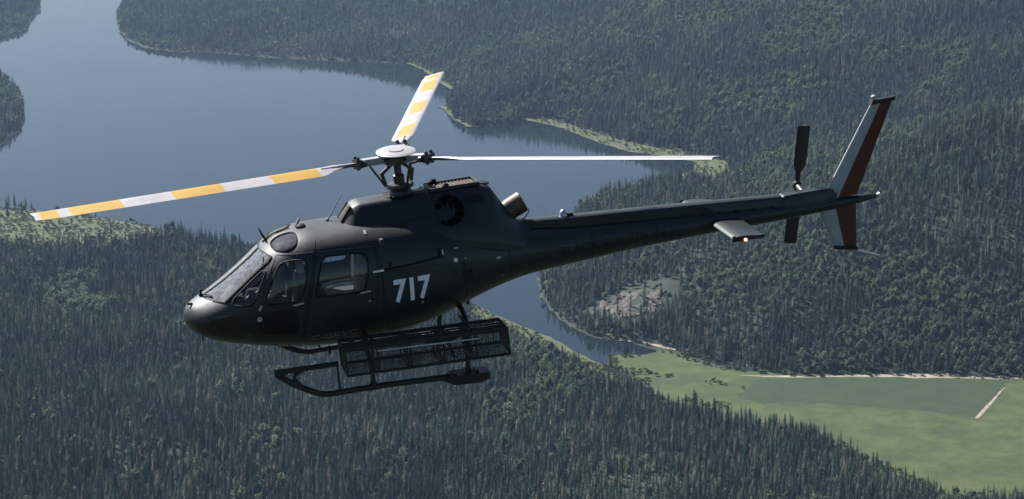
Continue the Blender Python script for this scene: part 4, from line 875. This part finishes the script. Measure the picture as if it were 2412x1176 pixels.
# ================================================================== BARE ROCK ON THE SLOPE
M_rock = noise_mat('weathered_rock', (0.056,0.050,0.041), (0.125,0.112,0.094), 0.35, 0.95, detail=10, bump=0.8, bscale=1.2, contrast=(0.38,0.60), c3=(0.21,0.192,0.168))
def rock_patch(name, cx, cy, rx, ry, hgt, seed, label):
    n = 64; k = np.linspace(-1.08, 1.08, n); A, B = np.meshgrid(k, k); X = cx + A * rx; Y = cy + B * ry; r = np.hypot(A, B)
    f = vnoise(X, Y, 11, seed) * 1.3 + vnoise(X, Y, 5, seed + 1) * .7 + vnoise(X, Y, 2.2, seed + 2) * .35
    ledge = np.floor((f + .25 * A - .3 * B) * 4.0) / 4.0
    Zr = zat(X, Y) + hgt * (ledge * 1.1 + .15 * f) + hgt * .35 * (1 - r ** 2) + np.where(r > .78 + .35 * vnoise(X, Y, 9, seed + 3), -3.5, 0)
    me = bpy.data.meshes.new(name); me.from_pydata(np.stack([X, Y, Zr], -1).reshape(-1, 3).tolist(), [], [(j*n+i, j*n+i+1, (j+1)*n+i+1, (j+1)*n+i) for j in range(n-1) for i in range(n-1)]); me.update()
    o = link_mesh(name, me, M_rock, None, 32); tag(o, label, 'rock'); return o
oc = rock_patch('rock_outcrop', OUTCROP[0] - 2, OUTCROP[1] - 2, 46, 40, 3.0, 201, 'bare brown rock outcrop on the wooded slope right of the inlet')
oc2 = rock_patch('rock_ledge', 51, 1958, 9, 30, 1.2, 231, 'narrow broken rock ledge beside the lake shore below the tail boom')
r_ = random.Random(5)
for k in range(46):
    a = r_.uniform(0, 6.28); q = r_.uniform(.3, 1.05); x = OUTCROP[0] + 41 * q * math.cos(a); y = OUTCROP[1] + 34 * q * math.sin(a); s = r_.uniform(.8, 2.4)
    V = []; F = []; nn = 7
    for i, (h, w) in enumerate(((-.6, .8), (.1, 1.0), (.55, .75), (.75, .3))):
        for j in range(nn): t = 6.283 * j / nn; q2 = s * w * r_.uniform(.75, 1.2); V.append((x + q2 * math.cos(t), y + q2 * math.sin(t) * .8, float(zat(x, y)) + .7 + s * h * r_.uniform(.85, 1.1)))
    for i in range(3):
        for j in range(nn): F.append((i*nn+j, i*nn+(j+1) % nn, (i+1)*nn+(j+1) % nn, (i+1)*nn+j))
    F.append(tuple(3*nn+j for j in range(nn))); MB().add(V, F).obj('boulder', M_rock, oc, 30)
for x, y, w in ((258, 1741.5, 'left of the two dark round bushes standing on the pale sand bank'), (337, 1743.5, 'right of the two dark round bushes standing on the pale sand bank')):
    e = empty('bush'); e.location = (x, y, float(zat(x, y)) + .5); tag(e, w, 'bush', 'bushes on the sand bank')
    o = bpy.data.objects.new('crown', raw_mesh('crown', leaf_crown(int(x), 5.2, 3.0, 170, size=.75), [M_spruce])); col.objects.link(o); o.parent = e
    o = bpy.data.objects.new('trunk', raw_mesh('trunk', trunk(3.6, .14), [M_bark])); col.objects.link(o); o.parent = e
# ================================================================== THE PILOT
pil = empty('person'); pil.matrix_world = heli.matrix_world.copy()
tag(pil, 'person in a grey flight helmet and tan shirt seated at the helicopter controls', 'person')
M_shirt = noise_mat('tan_shirt', (0.22,0.17,0.14), (0.32,0.25,0.21), 14, 0.9); M_skin = noise_mat('skin', (0.40,0.24,0.17), (0.48,0.30,0.22), 9, 0.55); M_trou = noise_mat('dark_trousers', (0.03,0.03,0.035), (0.05,0.05,0.055), 12, 0.9); M_helm = paint('grey_helmet', (0.30,0.30,0.32), (0.38,0.38,0.40), 0.3, 0.0)
def skin_body(name, pts, edges, rad, mat, root=0):
    me = bpy.data.meshes.new(name); me.from_pydata(pts, edges, []); o = bpy.data.objects.new(name, me); col.objects.link(o); o.parent = pil; me.materials.append(mat)
    sk = o.modifiers.new('skin', 'SKIN'); sk.use_smooth_shade = True
    for i, v in enumerate(me.skin_vertices[0].data): v.radius = rad[i] if isinstance(rad[i], tuple) else (rad[i], rad[i]); v.use_root = (i == root)
    sb = o.modifiers.new('sub', 'SUBSURF'); sb.levels = 1; sb.render_levels = 1; return o
X0, Y0 = 1.42, .40
pts = [(X0,Y0,1.25),(X0+.04,Y0,1.42),(X0+.08,Y0,1.60),(X0+.08,Y0,1.71),(X0+.06,Y0,1.80),
       (X0+.08,Y0-.19,1.64),(X0-.04,Y0-.25,1.42),(X0-.19,Y0-.22,1.27),(X0-.25,Y0-.21,1.25),
       (X0+.08,Y0+.19,1.64),(X0-.08,Y0+.24,1.42),(X0-.32,Y0+.02,1.31),(X0-.38,Y0-.03,1.30),
       (X0-.08,Y0-.11,1.24),(X0-.42,Y0-.15,1.30),(X0-.58,Y0-.13,1.02),(X0-.70,Y0-.13,.94),
       (X0-.08,Y0+.11,1.24),(X0-.42,Y0+.15,1.30),(X0-.58,Y0+.13,1.02),(X0-.70,Y0+.13,.94)]
edg = [(0,1),(1,2),(2,3),(3,4),(2,5),(5,6),(6,7),(7,8),(2,9),(9,10),(10,11),(11,12),(0,13),(13,14),(14,15),(15,16),(0,17),(17,18),(18,19),(19,20)]
rad = [(.15,.12),(.15,.11),(.15,.10),.055,.06,.065,.05,.036,.03,.065,.05,.036,.03,.085,.062,.045,.04,.085,.062,.045,.04]
skin_body('body', pts, edg, rad, M_shirt)
hd = MB(); hc = Vector((X0+.035, Y0, 1.865)); sec = []
for i in range(9):
    t = -1 + 2 * i / 8; q = math.sqrt(max(.02, 1 - t * t)); sec.append([(hc.x + .098 * q * math.cos(a) - (.012 if -.4 < t < .2 and math.cos(a) < -.9 else 0), hc.y + .078 * q * math.sin(a), hc.z + .118 * t) for a in [6.283 * j / 14 for j in range(14)]])
hd.loft(sec); hd.tube([hc + Vector((-.095, 0, .02)), hc + Vector((-.122, 0, -.025)), hc + Vector((-.098, 0, -.035))], [.010, .014, .008], 6); hdo = hd.obj('head', M_skin, pil)
hm = MB(); sec = []
for i in range(8):
    t = -.25 + 1.25 * i / 7; q = math.sqrt(max(.015, 1 - t * t)); sec.append([(hc.x + .015 + .135 * q * math.cos(a), hc.y + .115 * q * math.sin(a), hc.z + .03 + .135 * t) for a in [6.283 * j / 18 for j in range(18)]])
hm.loft(sec); hm.box(hc + Vector((.05, -.105, -.05)), (.12, .03, .13)); hm.box(hc + Vector((.05, .105, -.05)), (.12, .03, .13)); hm.obj('helmet', M_helm, pil, 60)
vz = MB(); vz.loft([[(hc.x - .02 - .125 * math.cos(a) * w, hc.y + .112 * math.sin(a) * w, hc.z + z) for a in np.linspace(-1.2, 1.2, 10)] for z, w in ((.065, 1.02), (.02, 1.04), (-.02, .98))], closed=False); vz.obj('visor', M_dark, pil)
for base, dr in ((Vector(pts[8]), Vector((-1, 0, -.1))), (Vector(pts[12]), Vector((-1, -.2, -.1)))):
    h = MB(); h.loft([[base + Vector((dx, y, z)) for y, z in ((-.035, -.012), (.035, -.012), (.035, .014), (-.035, .014))] for dx in (.02, -.04, -.075)])
    for j, L in enumerate((.07, .082, .078, .06)): y = -.028 + .0187 * j; h.tube([base + Vector((-.07, y, 0)), base + Vector((-.07 - L * .55, y, -.012)), base + Vector((-.07 - L * .7, y, -.045))], [.010, .009, .008], 6)
    h.tube([base + Vector((-.02, .035, 0)), base + Vector((-.055, .058, -.015)), base + Vector((-.085, .05, -.03))], [.011, .010, .008], 6); h.obj('hand', M_skin, pil)
tr2 = MB()
for s in (-1, 1):
    tr2 = MB(); tr2.tube([(X0-.02, Y0+s*.10, 1.245), (X0-.20, Y0+s*.135, 1.285), (X0-.42, Y0+s*.15, 1.305), (X0-.50, Y0+s*.145, 1.17), (X0-.60, Y0+s*.13, 1.00)], [.10, .088, .072, .062, .052], 10); tr2.obj('trouser_leg', M_trou, pil)
    bt = MB(); bt.loft([[(X0-.56+dx, Y0+s*.13-w, .905), (X0-.56+dx, Y0+s*.13+w, .905), (X0-.56+dx, Y0+s*.13+w*.8, .905+z), (X0-.56+dx, Y0+s*.13-w*.8, .905+z)] for dx, w, z in ((.03,.045,.12),(-.08,.05,.11),(-.20,.048,.06),(-.25,.03,.035))]); bt.obj('boot', M_rubber, pil)
# ================================================================== THE AIR
hz = MB(); hz.box((0, 0, 253.5), (49000, 49000, 520)); 
M_haze = bpy.data.materials.new('pale_haze'); M_haze.use_nodes = True; nt = M_haze.node_tree
for n in list(nt.nodes):
    if n.type == 'BSDF_PRINCIPLED': nt.nodes.remove(n)
pv = nt.nodes.new('ShaderNodeVolumePrincipled'); pv.inputs['Density'].default_value = 0.000055; pv.inputs['Color'].default_value = (0.25, 0.355, 0.54, 1); pv.inputs['Anisotropy'].default_value = 0.3
nt.links.new(pv.outputs[0], nt.nodes['Material Output'].inputs['Volume'])
hazeo = hz.obj('haze', M_haze, None, 0); tag(hazeo, 'thin bluish haze hanging over the valley and lake', 'haze', None, 'stuff')
